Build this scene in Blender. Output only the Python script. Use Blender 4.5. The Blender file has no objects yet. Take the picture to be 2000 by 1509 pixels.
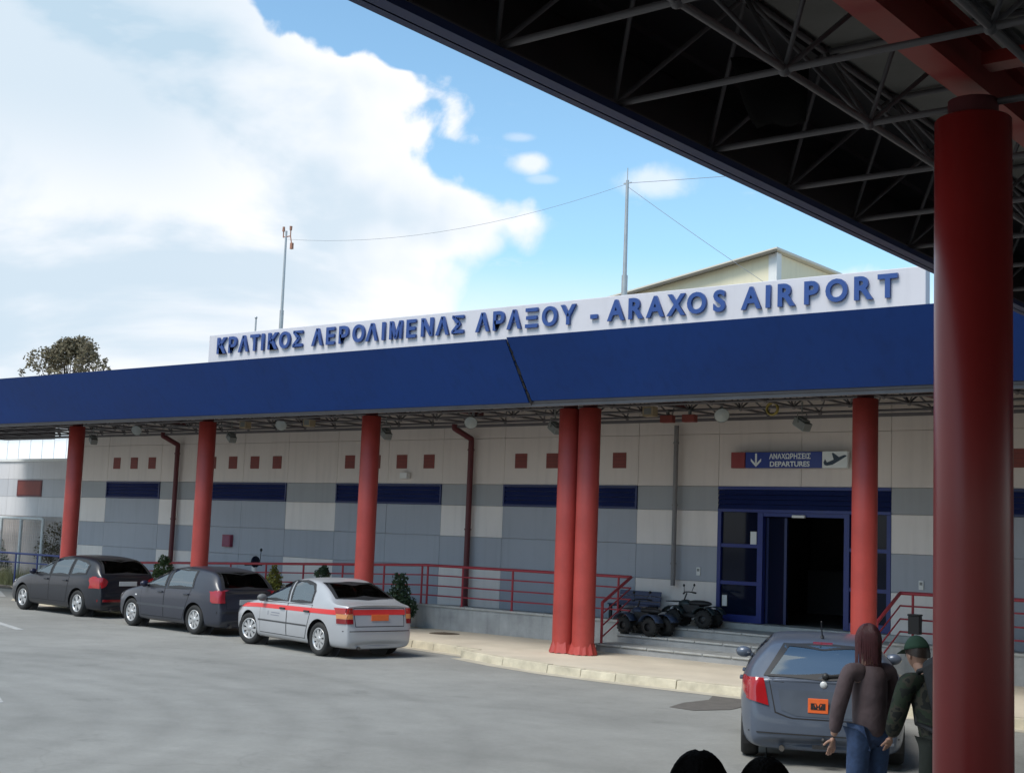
import bpy, bmesh, math, random
from mathutils import Vector, Matrix
from mathutils.bvhtree import BVHTree
R = math.radians
rnd = random.Random(7)
sc = bpy.context.scene
COL = sc.collection

# ------------------------------------------------------------------ camera
cam_d = bpy.data.cameras.new('camera')
cam = bpy.data.objects.new('camera', cam_d); COL.objects.link(cam)
cam_d.sensor_width = 36.0
cam_d.lens = 2608.4 / 2000 * 36.0
cam_d.clip_end = 2000
def cam_axes(yaw, pitch, roll):
    f = Vector((-math.sin(yaw) * math.cos(pitch), math.cos(yaw) * math.cos(pitch), math.sin(pitch)))
    r0 = Vector((math.cos(yaw), math.sin(yaw), 0)); u0 = r0.cross(f)
    r = math.cos(roll) * r0 + math.sin(roll) * u0
    u = -math.sin(roll) * r0 + math.cos(roll) * u0
    return r, u, f
cr, cu, cf = cam_axes(0.674639, 0.11067, 0.038238)
M = Matrix(((cr.x, cu.x, -cf.x, 0), (cr.y, cu.y, -cf.y, 0), (cr.z, cu.z, -cf.z, 2.5), (0, 0, 0, 1)))
cam.matrix_world = M
sc.camera = cam

# ------------------------------------------------------------------ sky and sun
SUN_EL, SUN_AZ = R(56), R(191)        # azimuth measured clockwise from +Y
sd = Vector((math.sin(SUN_AZ) * math.cos(SUN_EL), math.cos(SUN_AZ) * math.cos(SUN_EL), math.sin(SUN_EL)))
w = bpy.data.worlds.new('World'); sc.world = w; w.use_nodes = True
nt = w.node_tree; nt.nodes.clear()
def N(t, **k):
    n = nt.nodes.new(t)
    for a, b in k.items(): setattr(n, a, b)
    return n
def LK(a, b): nt.links.new(a, b)
def mth(op, a, b=None, c=None, clamp=False):
    n = N('ShaderNodeMath', operation=op); n.use_clamp = clamp
    for i, v in enumerate((a, b, c)):
        if v is None: continue
        if isinstance(v, (int, float)): n.inputs[i].default_value = v
        else: LK(v, n.inputs[i])
    return n.outputs[0]
def mrange(v, a, b, c, d, smooth=True):
    n = N('ShaderNodeMapRange'); n.interpolation_type = 'SMOOTHSTEP' if smooth else 'LINEAR'
    LK(v, n.inputs[0])
    for i, x in enumerate((a, b, c, d)): n.inputs[i + 1].default_value = x
    return n.outputs[0]
def wnoise(scale, detail, rough, off=(0, 0, 0), stretch=(1, 1, 1), dist=0.0):
    mp = N('ShaderNodeMapping'); mp.inputs['Location'].default_value = off; mp.inputs['Scale'].default_value = stretch
    LK(tc.outputs['Generated'], mp.inputs['Vector'])
    n = N('ShaderNodeTexNoise'); n.inputs['Scale'].default_value = scale; n.inputs['Detail'].default_value = detail
    n.inputs['Roughness'].default_value = rough; n.inputs['Distortion'].default_value = dist
    LK(mp.outputs[0], n.inputs['Vector']); return n.outputs[0]
tc = N('ShaderNodeTexCoord')
sep = N('ShaderNodeSeparateXYZ'); LK(tc.outputs['Generated'], sep.inputs[0])
az = mth('MULTIPLY', mth('ARCTAN2', sep.outputs[0], sep.outputs[1]), 180 / math.pi)
el = mth('MULTIPLY', mth('ARCSINE', sep.outputs[2]), 180 / math.pi)
ramp = N('ShaderNodeValToRGB'); LK(mth('DIVIDE', el, 30.0, clamp=True), ramp.inputs[0])
edge = [(0, -36), (9.0, -40.0), (10.5, -40.6), (11.6, -39.9), (13.3, -36.7), (15.0, -39.0), (16.0, -41.6), (17.0, -41.0), (18.6, -41.0),
        (19.3, -42.2), (19.8, -45.2), (20.6, -47.6), (21.4, -49.6), (24, -51), (30, -60)]
cre = ramp.color_ramp; cre.interpolation = 'LINEAR'
for i, (e_, a_) in enumerate(edge):
    s_ = cre.elements[i] if i < 2 else cre.elements.new(e_ / 30)
    s_.position = e_ / 30; v_ = (a_ + 70) / 50; s_.color = (v_, v_, v_, 1)
for i, (e_, a_) in enumerate(edge):
    pass
bound = mth('SUBTRACT', mth('MULTIPLY', ramp.outputs[0], 50.0), 70.0)
bill = wnoise(26, 9, .58, (3, 1, 2), dist=.3)
bil2 = wnoise(7, 5, .5, (8, 3, 1))
vo = N('ShaderNodeTexVoronoi'); vo.feature = 'SMOOTH_F1'; vo.inputs['Scale'].default_value = 17; vo.inputs['Smoothness'].default_value = .35; vo.inputs['Detail'].default_value = 2.0; vo.inputs['Roughness'].default_value = .55
LK(tc.outputs['Generated'], vo.inputs['Vector'])
lobe = mth('MULTIPLY', mth('SUBTRACT', .52, vo.outputs['Distance']), 3.8)
jit0 = mth('ADD', mth('MULTIPLY', mth('SUBTRACT', bill, .5), 4.0), mth('MULTIPLY', mth('SUBTRACT', bil2, .5), 4.0))
jit = mth('ADD', jit0, mth('MULTIPLY', lobe, mrange(el, 9.0, 13.5, .25, 1)))
dist = mth('ADD', mth('SUBTRACT', bound, az), jit)          # >0 inside the big cloud
soft = mrange(el, 10.0, 17.0, 2.6, .75)
m_big = N('ShaderNodeMapRange'); m_big.interpolation_type = 'SMOOTHSTEP'; LK(dist, m_big.inputs[0])
LK(mth('MULTIPLY', soft, -.6), m_big.inputs[1]); LK(soft, m_big.inputs[2])
m_big = m_big.outputs[0]
# nothing of the big cloud far behind the viewer on the left; there loose clouds take over
lim = mrange(az, -170, -140, 0, 1)
m_big = mth('MULTIPLY', m_big, lim)
# little wisps in the blue
wisp = mrange(wnoise(9, 7, .62, (2.3, 5.1, .4), (1, 1, 3.2)), .56, .74, 0, .8)
wisp = mth('MULTIPLY', wisp, mrange(el, 20, 13, .0, 1.0))
hor = mrange(el, 12.5, 7.5, 0, .75)
def puff(a0, e0, ra, re, amt):
    d = mth('SQRT', mth('ADD', mth('POWER', mth('DIVIDE', mth('SUBTRACT', az, a0), ra), 2.0), mth('POWER', mth('DIVIDE', mth('SUBTRACT', el, e0), re), 2.0)))
    d = mth('ADD', d, mth('MULTIPLY', mth('SUBTRACT', bill, .5), 1.6))
    return mrange(d, 1.1, .25, 0, amt)
m_all = mth('MAXIMUM', m_big, mth('MAXIMUM', mth('MULTIPLY', wisp, .55), hor))
for p_ in ((-38.2, 15.9, 1.1, .55, .85), (-38.7, 16.9, .9, .25, .35), (-37.6, 15.2, .8, .25, .3), (-32.6, 15.2, 2.0, .8, .6), (-25.0, 10.6, 4.0, 1.0, .8)):
    m_all = mth('MAXIMUM', m_all, puff(*p_))
sky = N('ShaderNodeTexSky'); sky.sky_type = 'NISHITA'; sky.sun_disc = False
sky.sun_elevation = SUN_EL; sky.sun_rotation = SUN_AZ; sky.air_density = 1.0; sky.dust_density = .6; sky.ozone_density = 2.0
SKY_STR = .15
skm = N('ShaderNodeMix', data_type='RGBA', blend_type='MULTIPLY'); skm.inputs[0].default_value = 1
LK(sky.outputs[0], skm.inputs[6]); skm.inputs[7].default_value = (.95, 1.12, 1.06, 1)
# cloud body: bright top and rim, soft grey-blue hollows
shade = wnoise(3.2, 6, .52, (.7, 2.2, 4.0), (1, 1, 2.4), dist=.5)
deep = mrange(dist, .8, 8.0, .22, 1)
far = mrange(az, -45.5, -56, 0, .70)
high = mrange(el, 10.5, 17.5, 0.10, 1)
t_c = mth('ADD', mth('MULTIPLY', mrange(shade, .42, .60, 0, .70), deep), mth('MULTIPLY', far, high), clamp=True)
cc = N('ShaderNodeMix', data_type='RGBA'); LK(t_c, cc.inputs[0])
K = 1 / SKY_STR
cc.inputs[6].default_value = (.79 * K, .79 * K, .81 * K, 1)
cc.inputs[7].default_value = (.40 * K, .525 * K, .63 * K, 1)
fin = N('ShaderNodeMix', data_type='RGBA'); LK(m_all, fin.inputs[0]); LK(skm.outputs[2], fin.inputs[6]); LK(cc.outputs[2], fin.inputs[7])
bg = N('ShaderNodeBackground'); LK(fin.outputs[2], bg.inputs[0]); bg.inputs[1].default_value = SKY_STR
out = N('ShaderNodeOutputWorld'); LK(bg.outputs[0], out.inputs[0])

sl = bpy.data.lights.new('sun', 'SUN'); sl.energy = 2.5; sl.angle = R(28); sl.color = (1, .95, .88)
so = bpy.data.objects.new('sun', sl); COL.objects.link(so)
so.rotation_euler = (-sd).to_track_quat('-Z', 'Y').to_euler()
so.location = (0, 0, 50)
sc.view_settings.view_transform = 'Standard'; sc.view_settings.look = 'None'
sc.view_settings.exposure = 0.46; sc.view_settings.gamma = 1
sc.render.engine = 'CYCLES'; sc.cycles.use_denoising = True
sc.cycles.max_bounces = 6; sc.cycles.diffuse_bounces = 3

# ------------------------------------------------------------------ materials
MATS = {}
def mat(name, col, rough=.6, metal=0., var=.12, scale=4., bump=0., bscale=60., coat=0., spec=.5, stretch=None, emit=None, trans=0., streak=0.):
    if name in MATS: return MATS[name]
    m = bpy.data.materials.new(name); m.use_nodes = True
    t = m.node_tree; b = t.nodes['Principled BSDF']
    b.inputs['Roughness'].default_value = rough; b.inputs['Metallic'].default_value = metal
    b.inputs['Coat Weight'].default_value = coat; b.inputs['Coat Roughness'].default_value = .08
    b.inputs['Specular IOR Level'].default_value = spec
    c = (*col, 1)
    tcn = t.nodes.new('ShaderNodeTexCoord')
    src = tcn.outputs['Object']
    if stretch:
        mp = t.nodes.new('ShaderNodeMapping'); mp.inputs['Scale'].default_value = stretch
        t.links.new(src, mp.inputs[0]); vec = mp.outputs[0]
    else: vec = src
    if var > 0:
        n = t.nodes.new('ShaderNodeTexNoise'); n.inputs['Scale'].default_value = scale; n.inputs['Detail'].default_value = 6; n.inputs['Roughness'].default_value = .6
        t.links.new(vec, n.inputs['Vector'])
        mr = t.nodes.new('ShaderNodeMapRange'); mr.inputs[1].default_value = .25; mr.inputs[2].default_value = .75
        mr.inputs[3].default_value = 1 - var; mr.inputs[4].default_value = 1 + var
        t.links.new(n.outputs[0], mr.inputs[0])
        f = mr.outputs[0]
        if streak > 0:
            mp2 = t.nodes.new('ShaderNodeMapping'); mp2.inputs['Scale'].default_value = (5, 5, .35)
            t.links.new(src, mp2.inputs[0])
            n2 = t.nodes.new('ShaderNodeTexNoise'); n2.inputs['Scale'].default_value = 1.3; n2.inputs['Detail'].default_value = 5
            t.links.new(mp2.outputs[0], n2.inputs['Vector'])
            m2 = t.nodes.new('ShaderNodeMapRange'); m2.inputs[1].default_value = .5; m2.inputs[2].default_value = .8; m2.inputs[3].default_value = 1; m2.inputs[4].default_value = 1 - streak
            t.links.new(n2.outputs[0], m2.inputs[0])
            mm = t.nodes.new('ShaderNodeMath'); mm.operation = 'MULTIPLY'; t.links.new(f, mm.inputs[0]); t.links.new(m2.outputs[0], mm.inputs[1]); f = mm.outputs[0]
        vm = t.nodes.new('ShaderNodeVectorMath'); vm.operation = 'SCALE'; vm.inputs[0].default_value = col
        t.links.new(f, vm.inputs['Scale']); t.links.new(vm.outputs[0], b.inputs['Base Color'])
        rr = t.nodes.new('ShaderNodeMapRange'); rr.inputs[3].default_value = max(0, rough - .08); rr.inputs[4].default_value = min(1, rough + .08)
        t.links.new(n.outputs[0], rr.inputs[0]); t.links.new(rr.outputs[0], b.inputs['Roughness'])
    else: b.inputs['Base Color'].default_value = c
    if bump > 0:
        nb = t.nodes.new('ShaderNodeTexNoise'); nb.inputs['Scale'].default_value = bscale; nb.inputs['Detail'].default_value = 4
        t.links.new(src, nb.inputs['Vector'])
        bp = t.nodes.new('ShaderNodeBump'); bp.inputs['Strength'].default_value = bump; bp.inputs['Distance'].default_value = .02
        t.links.new(nb.outputs[0], bp.inputs['Height']); t.links.new(bp.outputs[0], b.inputs['Normal'])
    if trans: b.inputs['Transmission Weight'].default_value = trans
    MATS[name] = m; return m

cream = mat('shaded_cream_panel', (.70, .63, .585), .75, var=.06, scale=.6, bump=.15, streak=.10)  # same cream as the lower panels, canopy shade put into the colour
creaml = mat('lit_cream_panel', (.80, .735, .69), .75, var=.06, scale=.6, bump=.15, streak=.10)  # lighter, lit copy of the same cream
bluegrey = mat('blue_grey_panel', (.38, .395, .435), .7, var=.06, scale=.6, bump=.12, streak=.10)
darkgrey = mat('dark_grey_panel', (.355, .36, .37), .7, var=.06, scale=.6, bump=.12, streak=.08)
joint = mat('joint_backing', (.48, .46, .45), .9, var=.1)  # pale backing that shows in the panel joints
navy = mat('navy_metal', (.012, .022, .10), .45, var=.15, scale=2)
navyframe = mat('blue_frame_paint', (.012, .025, .17), .4, var=.1)
brick = mat('brick_red_tile', (.21, .045, .035), .6, var=.15, scale=5)
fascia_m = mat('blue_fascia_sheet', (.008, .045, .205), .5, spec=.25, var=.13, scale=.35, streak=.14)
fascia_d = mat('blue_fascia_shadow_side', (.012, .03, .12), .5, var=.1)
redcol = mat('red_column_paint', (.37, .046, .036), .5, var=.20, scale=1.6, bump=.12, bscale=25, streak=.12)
redcol2 = mat('shaded_red_column_paint', (.27, .016, .015), .32, var=.08, scale=1.5, streak=.05)  # darker copy of the column red, shade put into the colour
redbeam = mat('red_beam_paint', (.33, .028, .02), .5, var=.1, scale=2)
redrail = mat('red_rail_paint', (.36, .03, .045), .4, var=.1)
redpipe = mat('maroon_pipe_paint', (.11, .016, .02), .5, var=.15)
greymetal = mat('grey_truss_paint', (.13, .12, .125), .5, var=.15, scale=3)
darkmetal = mat('dark_truss_paint', (.13, .12, .126), .5, var=.2, scale=3)
deckm = mat('roof_deck_sheet', (.10, .095, .092), .7, var=.25, scale=.8, bump=.1)
deckd = mat('dark_roof_deck_sheet', (.11, .10, .104), .7, var=.25, scale=.8)
white = mat('white_board_paint', (.56, .55, .585), .6, var=.04, scale=.7, streak=.07)
whitep = mat('white_plastic', (.72, .72, .70), .5, var=.05)
letterb = mat('blue_letter_acrylic', (.020, .060, .225), .35, var=.08, scale=8)
signblue = mat('sign_blue_film', (.012, .035, .24), .35, var=.05)
signwhite = mat('sign_white_film', (.74, .78, .78), .4, var=.03)
signdark = mat('sign_dark_film', (.01, .03, .06), .4, var=.03)
glass = mat('dark_glass', (.006, .010, .026), .05, var=0, spec=.16)
def clear_glass(name, tint, refl=1.25):
    m = bpy.data.materials.new(name); m.use_nodes = True; t = m.node_tree; t.nodes.clear()
    o_ = t.nodes.new('ShaderNodeOutputMaterial'); mx = t.nodes.new('ShaderNodeMixShader'); tr = t.nodes.new('ShaderNodeBsdfTransparent'); gl = t.nodes.new('ShaderNodeBsdfGlossy'); fr = t.nodes.new('ShaderNodeFresnel')
    tr.inputs[0].default_value = (*tint, 1); gl.inputs['Roughness'].default_value = .03; fr.inputs[0].default_value = 1.0 + .5 * refl
    mxx = t.nodes.new('ShaderNodeMath'); mxx.operation = 'MAXIMUM'; mxx.inputs[1].default_value = .40 if refl > 2 else .08; t.links.new(fr.outputs[0], mxx.inputs[0]); t.links.new(mxx.outputs[0], mx.inputs[0]); t.links.new(tr.outputs[0], mx.inputs[1]); t.links.new(gl.outputs[0], mx.inputs[2]); t.links.new(mx.outputs[0], o_.inputs[0])
    return m
carglass = clear_glass('car_glass', (.72, .86, .83), 2.6)
panelgap = mat('car_panel_gap', (.02, .02, .022), .9, var=.1)
rearglass = clear_glass('tinted_rear_glass', (.22, .23, .23), 1.0)
sc.cycles.transparent_max_bounces = 6
black = mat('black_rubber', (.018, .018, .018), .8, var=.2, scale=20)
blackp = mat('black_plastic', (.02, .02, .022), .5, var=.1)
intw = mat('dim_interior_wall', (.09, .09, .10), .8, var=.1)
intf = mat('dim_interior_floor', (.08, .075, .07), .4, var=.1)
concrete = mat('grey_concrete', (.37, .375, .37), .85, var=.22, scale=2.5, bump=.35, bscale=30, streak=.28)
stone = mat('grey_step_stone', (.34, .34, .335), .8, var=.2, scale=3, bump=.3, bscale=30)
coping = mat('pale_coping_stone', (.42, .42, .40), .75, var=.2, scale=4)
steel = mat('galvanised_steel', (.42, .43, .43), .4, metal=.6, var=.12)
lampgrey = mat('lamp_grey_metal', (.20, .21, .20), .45, var=.15)
lampglass = mat('lamp_reflector', (.36, .40, .40), .2, var=.1)
beige = mat('beige_box_plastic', (.38, .30, .19), .6, var=.1)
plasticred = mat('tail_lamp_red', (.34, .012, .016), .12, var=.1, coat=.5)
plasticredd = mat('tail_lamp_dark_red', (.20, .008, .012), .15, var=.1, coat=.5)
amber = mat('lamp_amber_glass', (.55, .22, .08), .15, var=.1, coat=.4)
lampclear = mat('headlamp_glass', (.55, .57, .58), .12, var=.1, coat=.5)
chrome = mat('wheel_silver', (.48, .48, .48), .3, metal=.45, var=.08)
plate_w = mat('white_plate_film', (.55, .55, .53), .5, var=.08, scale=10)
plate_o = mat('orange_plate_film', (.78, .14, .03), .5, var=.08, scale=10)
skin = mat('skin', (.50, .29, .21), .55, var=.06)

# ------------------------------------------------------------------ mesh helpers
class MB:
    def __init__(self): self.v = []; self.f = []; self.m = []; self.s = []
    def add(self, vs, fs, mi=0, sm=False):
        o = len(self.v); self.v += [tuple(p) for p in vs]
        for f in fs: self.f.append([i + o for i in f]); self.m.append(mi); self.s.append(sm)
    def box(self, a, b, mi=0, xf=None):
        x0, y0, z0 = a; x1, y1, z1 = b
        vs = [(x0, y0, z0), (x1, y0, z0), (x1, y1, z0), (x0, y1, z0), (x0, y0, z1), (x1, y0, z1), (x1, y1, z1), (x0, y1, z1)]
        if xf: vs = [xf @ Vector(p) for p in vs]
        self.add(vs, [(3, 2, 1, 0), (4, 5, 6, 7), (0, 1, 5, 4), (1, 2, 6, 5), (2, 3, 7, 6), (3, 0, 4, 7)], mi)
    def bar(self, p, q, w, h, mi=0):      # rectangular bar between two points
        p, q = Vector(p), Vector(q); d = q - p
        up = Vector((0, 0, 1)) if abs(d.normalized().z) < .95 else Vector((0, 1, 0))
        a = d.cross(up).normalized() * w / 2; b = a.cross(d).normalized() * h / 2
        vs = [p - a - b, p + a - b, p + a + b, p - a + b, q - a - b, q + a - b, q + a + b, q - a + b]
        self.add(vs, [(3, 2, 1, 0), (4, 5, 6, 7), (0, 1, 5, 4), (1, 2, 6, 5), (2, 3, 7, 6), (3, 0, 4, 7)], mi)
    def cyl(self, p, q, r0, r1=None, n=10, mi=0, caps=True, sm=True):
        r1 = r0 if r1 is None else r1
        p, q = Vector(p), Vector(q); d = (q - p).normalized()
        a = d.orthogonal().normalized(); b = d.cross(a)
        vs = []
        for c, r in ((p, r0), (q, r1)):
            for i in range(n):
                t = 2 * math.pi * i / n; vs.append(c + a * (math.cos(t) * r) + b * (math.sin(t) * r))
        self.add(vs, [(i, (i + 1) % n, n + (i + 1) % n, n + i) for i in range(n)], mi, sm)
        if caps: self.add(vs[:n], [tuple(range(n - 1, -1, -1))], mi); self.add(vs[n:], [tuple(range(n))], mi)
    def tube(self, pts, r, n=8, mi=0):
        pts = [Vector(p) for p in pts]
        for a, b in zip(pts, pts[1:]): self.cyl(a, b, r, n=n, mi=mi)
        for p in pts[1:-1]: self.ball(p, r * 1.02, mi, 6, 5)
    def ball(self, c, r, mi=0, n=10, k=7, sc_=(1, 1, 1), xf=None):
        vs = []; fs = []
        for j in range(k + 1):
            ph = math.pi * j / k
            for i in range(n):
                t = 2 * math.pi * i / n
                p = Vector((math.sin(ph) * math.cos(t) * r * sc_[0], math.sin(ph) * math.sin(t) * r * sc_[1], math.cos(ph) * r * sc_[2]))
                if xf: p = xf @ p
                vs.append(Vector(c) + p)
        for j in range(k):
            for i in range(n):
                fs.append((j * n + i, (j + 1) * n + i, (j + 1) * n + (i + 1) % n, j * n + (i + 1) % n))
        self.add(vs, fs, mi, True)
    def lathe(self, prof, c=(0, 0, 0), n=24, mi=0, axis='z', sm=True):
        vs = []; fs = []
        for r, h in prof:
            for i in range(n):
                t = 2 * math.pi * i / n; a, b = math.cos(t) * r, math.sin(t) * r
                p = {'z': (a, b, h), 'y': (a, h, -b), 'x': (h, a, b)}[axis]
                vs.append((c[0] + p[0], c[1] + p[1], c[2] + p[2]))
        for j in range(len(prof) - 1):
            for i in range(n): fs.append((j * n + i, j * n + (i + 1) % n, (j + 1) * n + (i + 1) % n, (j + 1) * n + i))
        self.add(vs, fs, mi, sm)
    def prism(self, poly, z0, z1, mi=0, plane='xy'):
        def P(u, v, h): return {'xy': (u, v, h), 'xz': (u, h, v), 'yz': (h, u, v)}[plane]
        n = len(poly)
        vs = [P(u, v, z0) for u, v in poly] + [P(u, v, z1) for u, v in poly]
        self.add(vs, [tuple(range(n - 1, -1, -1)), tuple(range(n, 2 * n))] + [(i, (i + 1) % n, n + (i + 1) % n, n + i) for i in range(n)], mi)
    def build(self, name, mats, parent=None, bevel=0., recalc=True, loc=None):
        me = bpy.data.meshes.new(name)
        me.from_pydata([tuple(p) for p in self.v], [], self.f)
        if not isinstance(mats, (list, tuple)): mats = [mats]
        for m in mats: me.materials.append(m)
        me.polygons.foreach_set('material_index', self.m); me.polygons.foreach_set('use_smooth', self.s)
        if recalc:
            bm = bmesh.new(); bm.from_mesh(me); bmesh.ops.recalc_face_normals(bm, faces=bm.faces); bm.to_mesh(me); bm.free()
        me.update()
        o = bpy.data.objects.new(name, me); COL.objects.link(o)
        if parent: o.parent = parent
        if loc: o.location = loc
        if bevel:
            b = o.modifiers.new('bevel', 'BEVEL'); b.width = bevel; b.segments = 2; b.limit_method = 'ANGLE'; b.angle_limit = R(40)
        return o
def tag(o, label=None, cat=None, group=None, kind=None):
    if label: o['label'] = label
    if cat: o['category'] = cat
    if group: o['group'] = group
    if kind: o['kind'] = kind
    return o
def empty(name, loc, label, cat, group=None, rz=0.):
    o = bpy.data.objects.new(name, None); COL.objects.link(o)
    o.location = loc; o.rotation_euler = (0, 0, rz); o.empty_display_size = .2
    return tag(o, label, cat, group)
def dup(root, loc=None, rz=None, label=None):
    def cp(o, par):
        c = o.copy(); COL.objects.link(c)
        if par: c.parent = par
        for ch in list(o.children): cp(ch, c)
        return c
    r = cp(root, None)
    if loc: r.location = loc
    if rz is not None: r.rotation_euler = (0, 0, rz)
    if label: r['label'] = label
    return r
def text_mesh(s, size, bold=0., extrude=.0, name='letter'):
    cu_ = bpy.data.curves.new(name, 'FONT'); cu_.body = s; cu_.size = size; cu_.align_x = 'CENTER'; cu_.align_y = 'BOTTOM_BASELINE'
    cu_.offset = bold; cu_.extrude = extrude; cu_.resolution_u = 4
    o = bpy.data.objects.new(name, cu_); COL.objects.link(o)
    dg = bpy.context.evaluated_depsgraph_get()
    me = bpy.data.meshes.new_from_object(o.evaluated_get(dg))
    bpy.data.objects.remove(o); bpy.data.curves.remove(cu_)
    return me
def put_text(s, size, m, parent, mtx, bold=0., extrude=.003, name='lettering', fit_w=None):
    me = text_mesh(s, size, bold, extrude, name)
    if fit_w:
        xs = [v.co.x for v in me.vertices]; k = fit_w / (max(xs) - min(xs)); c = (max(xs) + min(xs)) / 2
        for v in me.vertices: v.co.x = (v.co.x - c) * k
    me.transform(mtx); me.materials.clear(); me.materials.append(m)
    o = bpy.data.objects.new(name, me); COL.objects.link(o)
    if parent: o.parent = parent
    return o
def frame(x, y, z, right, up):        # matrix mapping text x -> right, text y -> up
    r_, u_ = Vector(right).normalized(), Vector(up).normalized(); n_ = r_.cross(u_)
    return Matrix(((r_.x, u_.x, n_.x, x), (r_.y, u_.y, n_.y, y), (r_.z, u_.z, n_.z, z), (0, 0, 0, 1)))
FRONT = ((1, 0, 0), (0, 0, 1))        # facing -Y

# ------------------------------------------------------------------ ground, road, pavement
def asphalt():
    m = bpy.data.materials.new('worn_asphalt'); m.use_nodes = True; t = m.node_tree; b = t.nodes['Principled BSDF']
    tcn = t.nodes.new('ShaderNodeTexCoord'); P = tcn.outputs['Object']
    def noise(scale, detail=6, rough=.6, mp=None):
        n = t.nodes.new('ShaderNodeTexNoise'); n.inputs['Scale'].default_value = scale; n.inputs['Detail'].default_value = detail; n.inputs['Roughness'].default_value = rough
        if mp:
            q = t.nodes.new('ShaderNodeMapping'); q.inputs['Scale'].default_value = mp; t.links.new(P, q.inputs[0]); t.links.new(q.outputs[0], n.inputs['Vector'])
        else: t.links.new(P, n.inputs['Vector'])
        return n.outputs[0]
    def rng(v, a, b_, c, d):
        r = t.nodes.new('ShaderNodeMapRange'); t.links.new(v, r.inputs[0])
        for i, x in enumerate((a, b_, c, d)): r.inputs[i + 1].default_value = x
        return r.outputs[0]
    def ma(op, a, b_):
        n = t.nodes.new('ShaderNodeMath'); n.operation = op
        for i, x in enumerate((a, b_)):
            if isinstance(x, (int, float)): n.inputs[i].default_value = x
            else: t.links.new(x, n.inputs[i])
        return n.outputs[0]
    f = rng(noise(.35, 7), .3, .7, .84, 1.14)
    f = ma('MULTIPLY', f, rng(noise(110, 3, .75), .3, .7, .84, 1.16))
    f = ma('MULTIPLY', f, rng(noise(14, 5, .7), .3, .7, .94, 1.06))
    f = ma('MULTIPLY', f, rng(noise(.9, 5, .65), .60, .72, 1, .80))
    f = ma('MULTIPLY', f, rng(noise(2.2, 6), .35, .75, 1.05, .93))
    vc = t.nodes.new('ShaderNodeTexVoronoi'); vc.feature = 'DISTANCE_TO_EDGE'; vc.inputs['Scale'].default_value = .33
    wv = t.nodes.new('ShaderNodeVectorMath'); wv.operation = 'MULTIPLY_ADD'; nn = t.nodes.new('ShaderNodeTexNoise'); nn.inputs['Scale'].default_value = 1.6; nn.inputs['Detail'].default_value = 6
    t.links.new(P, nn.inputs['Vector']); t.links.new(nn.outputs['Color'], wv.inputs[0]); wv.inputs[1].default_value = (.7, .7, .7); t.links.new(P, wv.inputs[2]); t.links.new(wv.outputs[0], vc.inputs['Vector'])
    ck = ma('MAXIMUM', rng(vc.outputs['Distance'], .0, .010, .90, 1), rng(noise(.22, 3), .54, .62, 1, 0))
    f = ma('MULTIPLY', f, ck)
    # tyre wear: arcs swept by turning vehicles round two centres
    sp = t.nodes.new('ShaderNodeSeparateXYZ'); t.links.new(P, sp.inputs[0])
    for (cx, cy, radii, wd, amt) in ((-18.5, 5.5, (5.3, 6.1, 7.0, 7.7, 8.5, 9.3, 10.7), .30, .085), (-5.0, -6.0, (17.0, 18.7, 22.8), .28, .06)):
        dx = ma('SUBTRACT', sp.outputs[0], cx); dy = ma('SUBTRACT', sp.outputs[1], cy)
        d = ma('SQRT', ma('ADD', ma('MULTIPLY', dx, dx), ma('MULTIPLY', dy, dy)), 0.0)
        d = ma('ADD', d, ma('MULTIPLY', noise(.25, 3), .5))
        for r_ in radii:
            k = ma('ABSOLUTE', ma('SUBTRACT', d, r_ + .25), 0.0)
            k = rng(k, 0, wd, 1 - amt, 1)
            k = ma('MAXIMUM', k, rng(noise(.45, 4), .50, .72, 0, 1))
            f = ma('MULTIPLY', f, k)
    vm = t.nodes.new('ShaderNodeVectorMath'); vm.operation = 'SCALE'; vm.inputs[0].default_value = (.252, .250, .234)
    t.links.new(f, vm.inputs['Scale']); t.links.new(vm.outputs[0], b.inputs['Base Color'])
    b.inputs['Roughness'].default_value = .85; b.inputs['Specular IOR Level'].default_value = .25
    bp = t.nodes.new('ShaderNodeBump'); bp.inputs['Strength'].default_value = .5; bp.inputs['Distance'].default_value = .012
    t.links.new(noise(90, 4), bp.inputs['Height']); t.links.new(bp.outputs[0], b.inputs['Normal'])
    return m
asph = asphalt()
patchm = mat('dark_asphalt_patch', (.115, .105, .095), .9, var=.2, scale=6, bump=.4)
groundm = mat('dry_ground', (.20, .18, .12), .95, var=.3, scale=.4, bump=.4, bscale=12)
pavem = mat('pale_pavement', (.55, .485, .385), .88, var=.13, scale=1.1, bump=.25, bscale=40)
kerbm = mat('kerb_stone', (.50, .45, .34), .85, var=.33, scale=2.6, bump=.4, bscale=18)
gutterm = mat('gutter_concrete', (.44, .40, .32), .9, var=.25, scale=2.2, bump=.3)
paintm = mat('worn_white_paint', (.38, .38, .37), .8, var=.3, scale=6)

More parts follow.
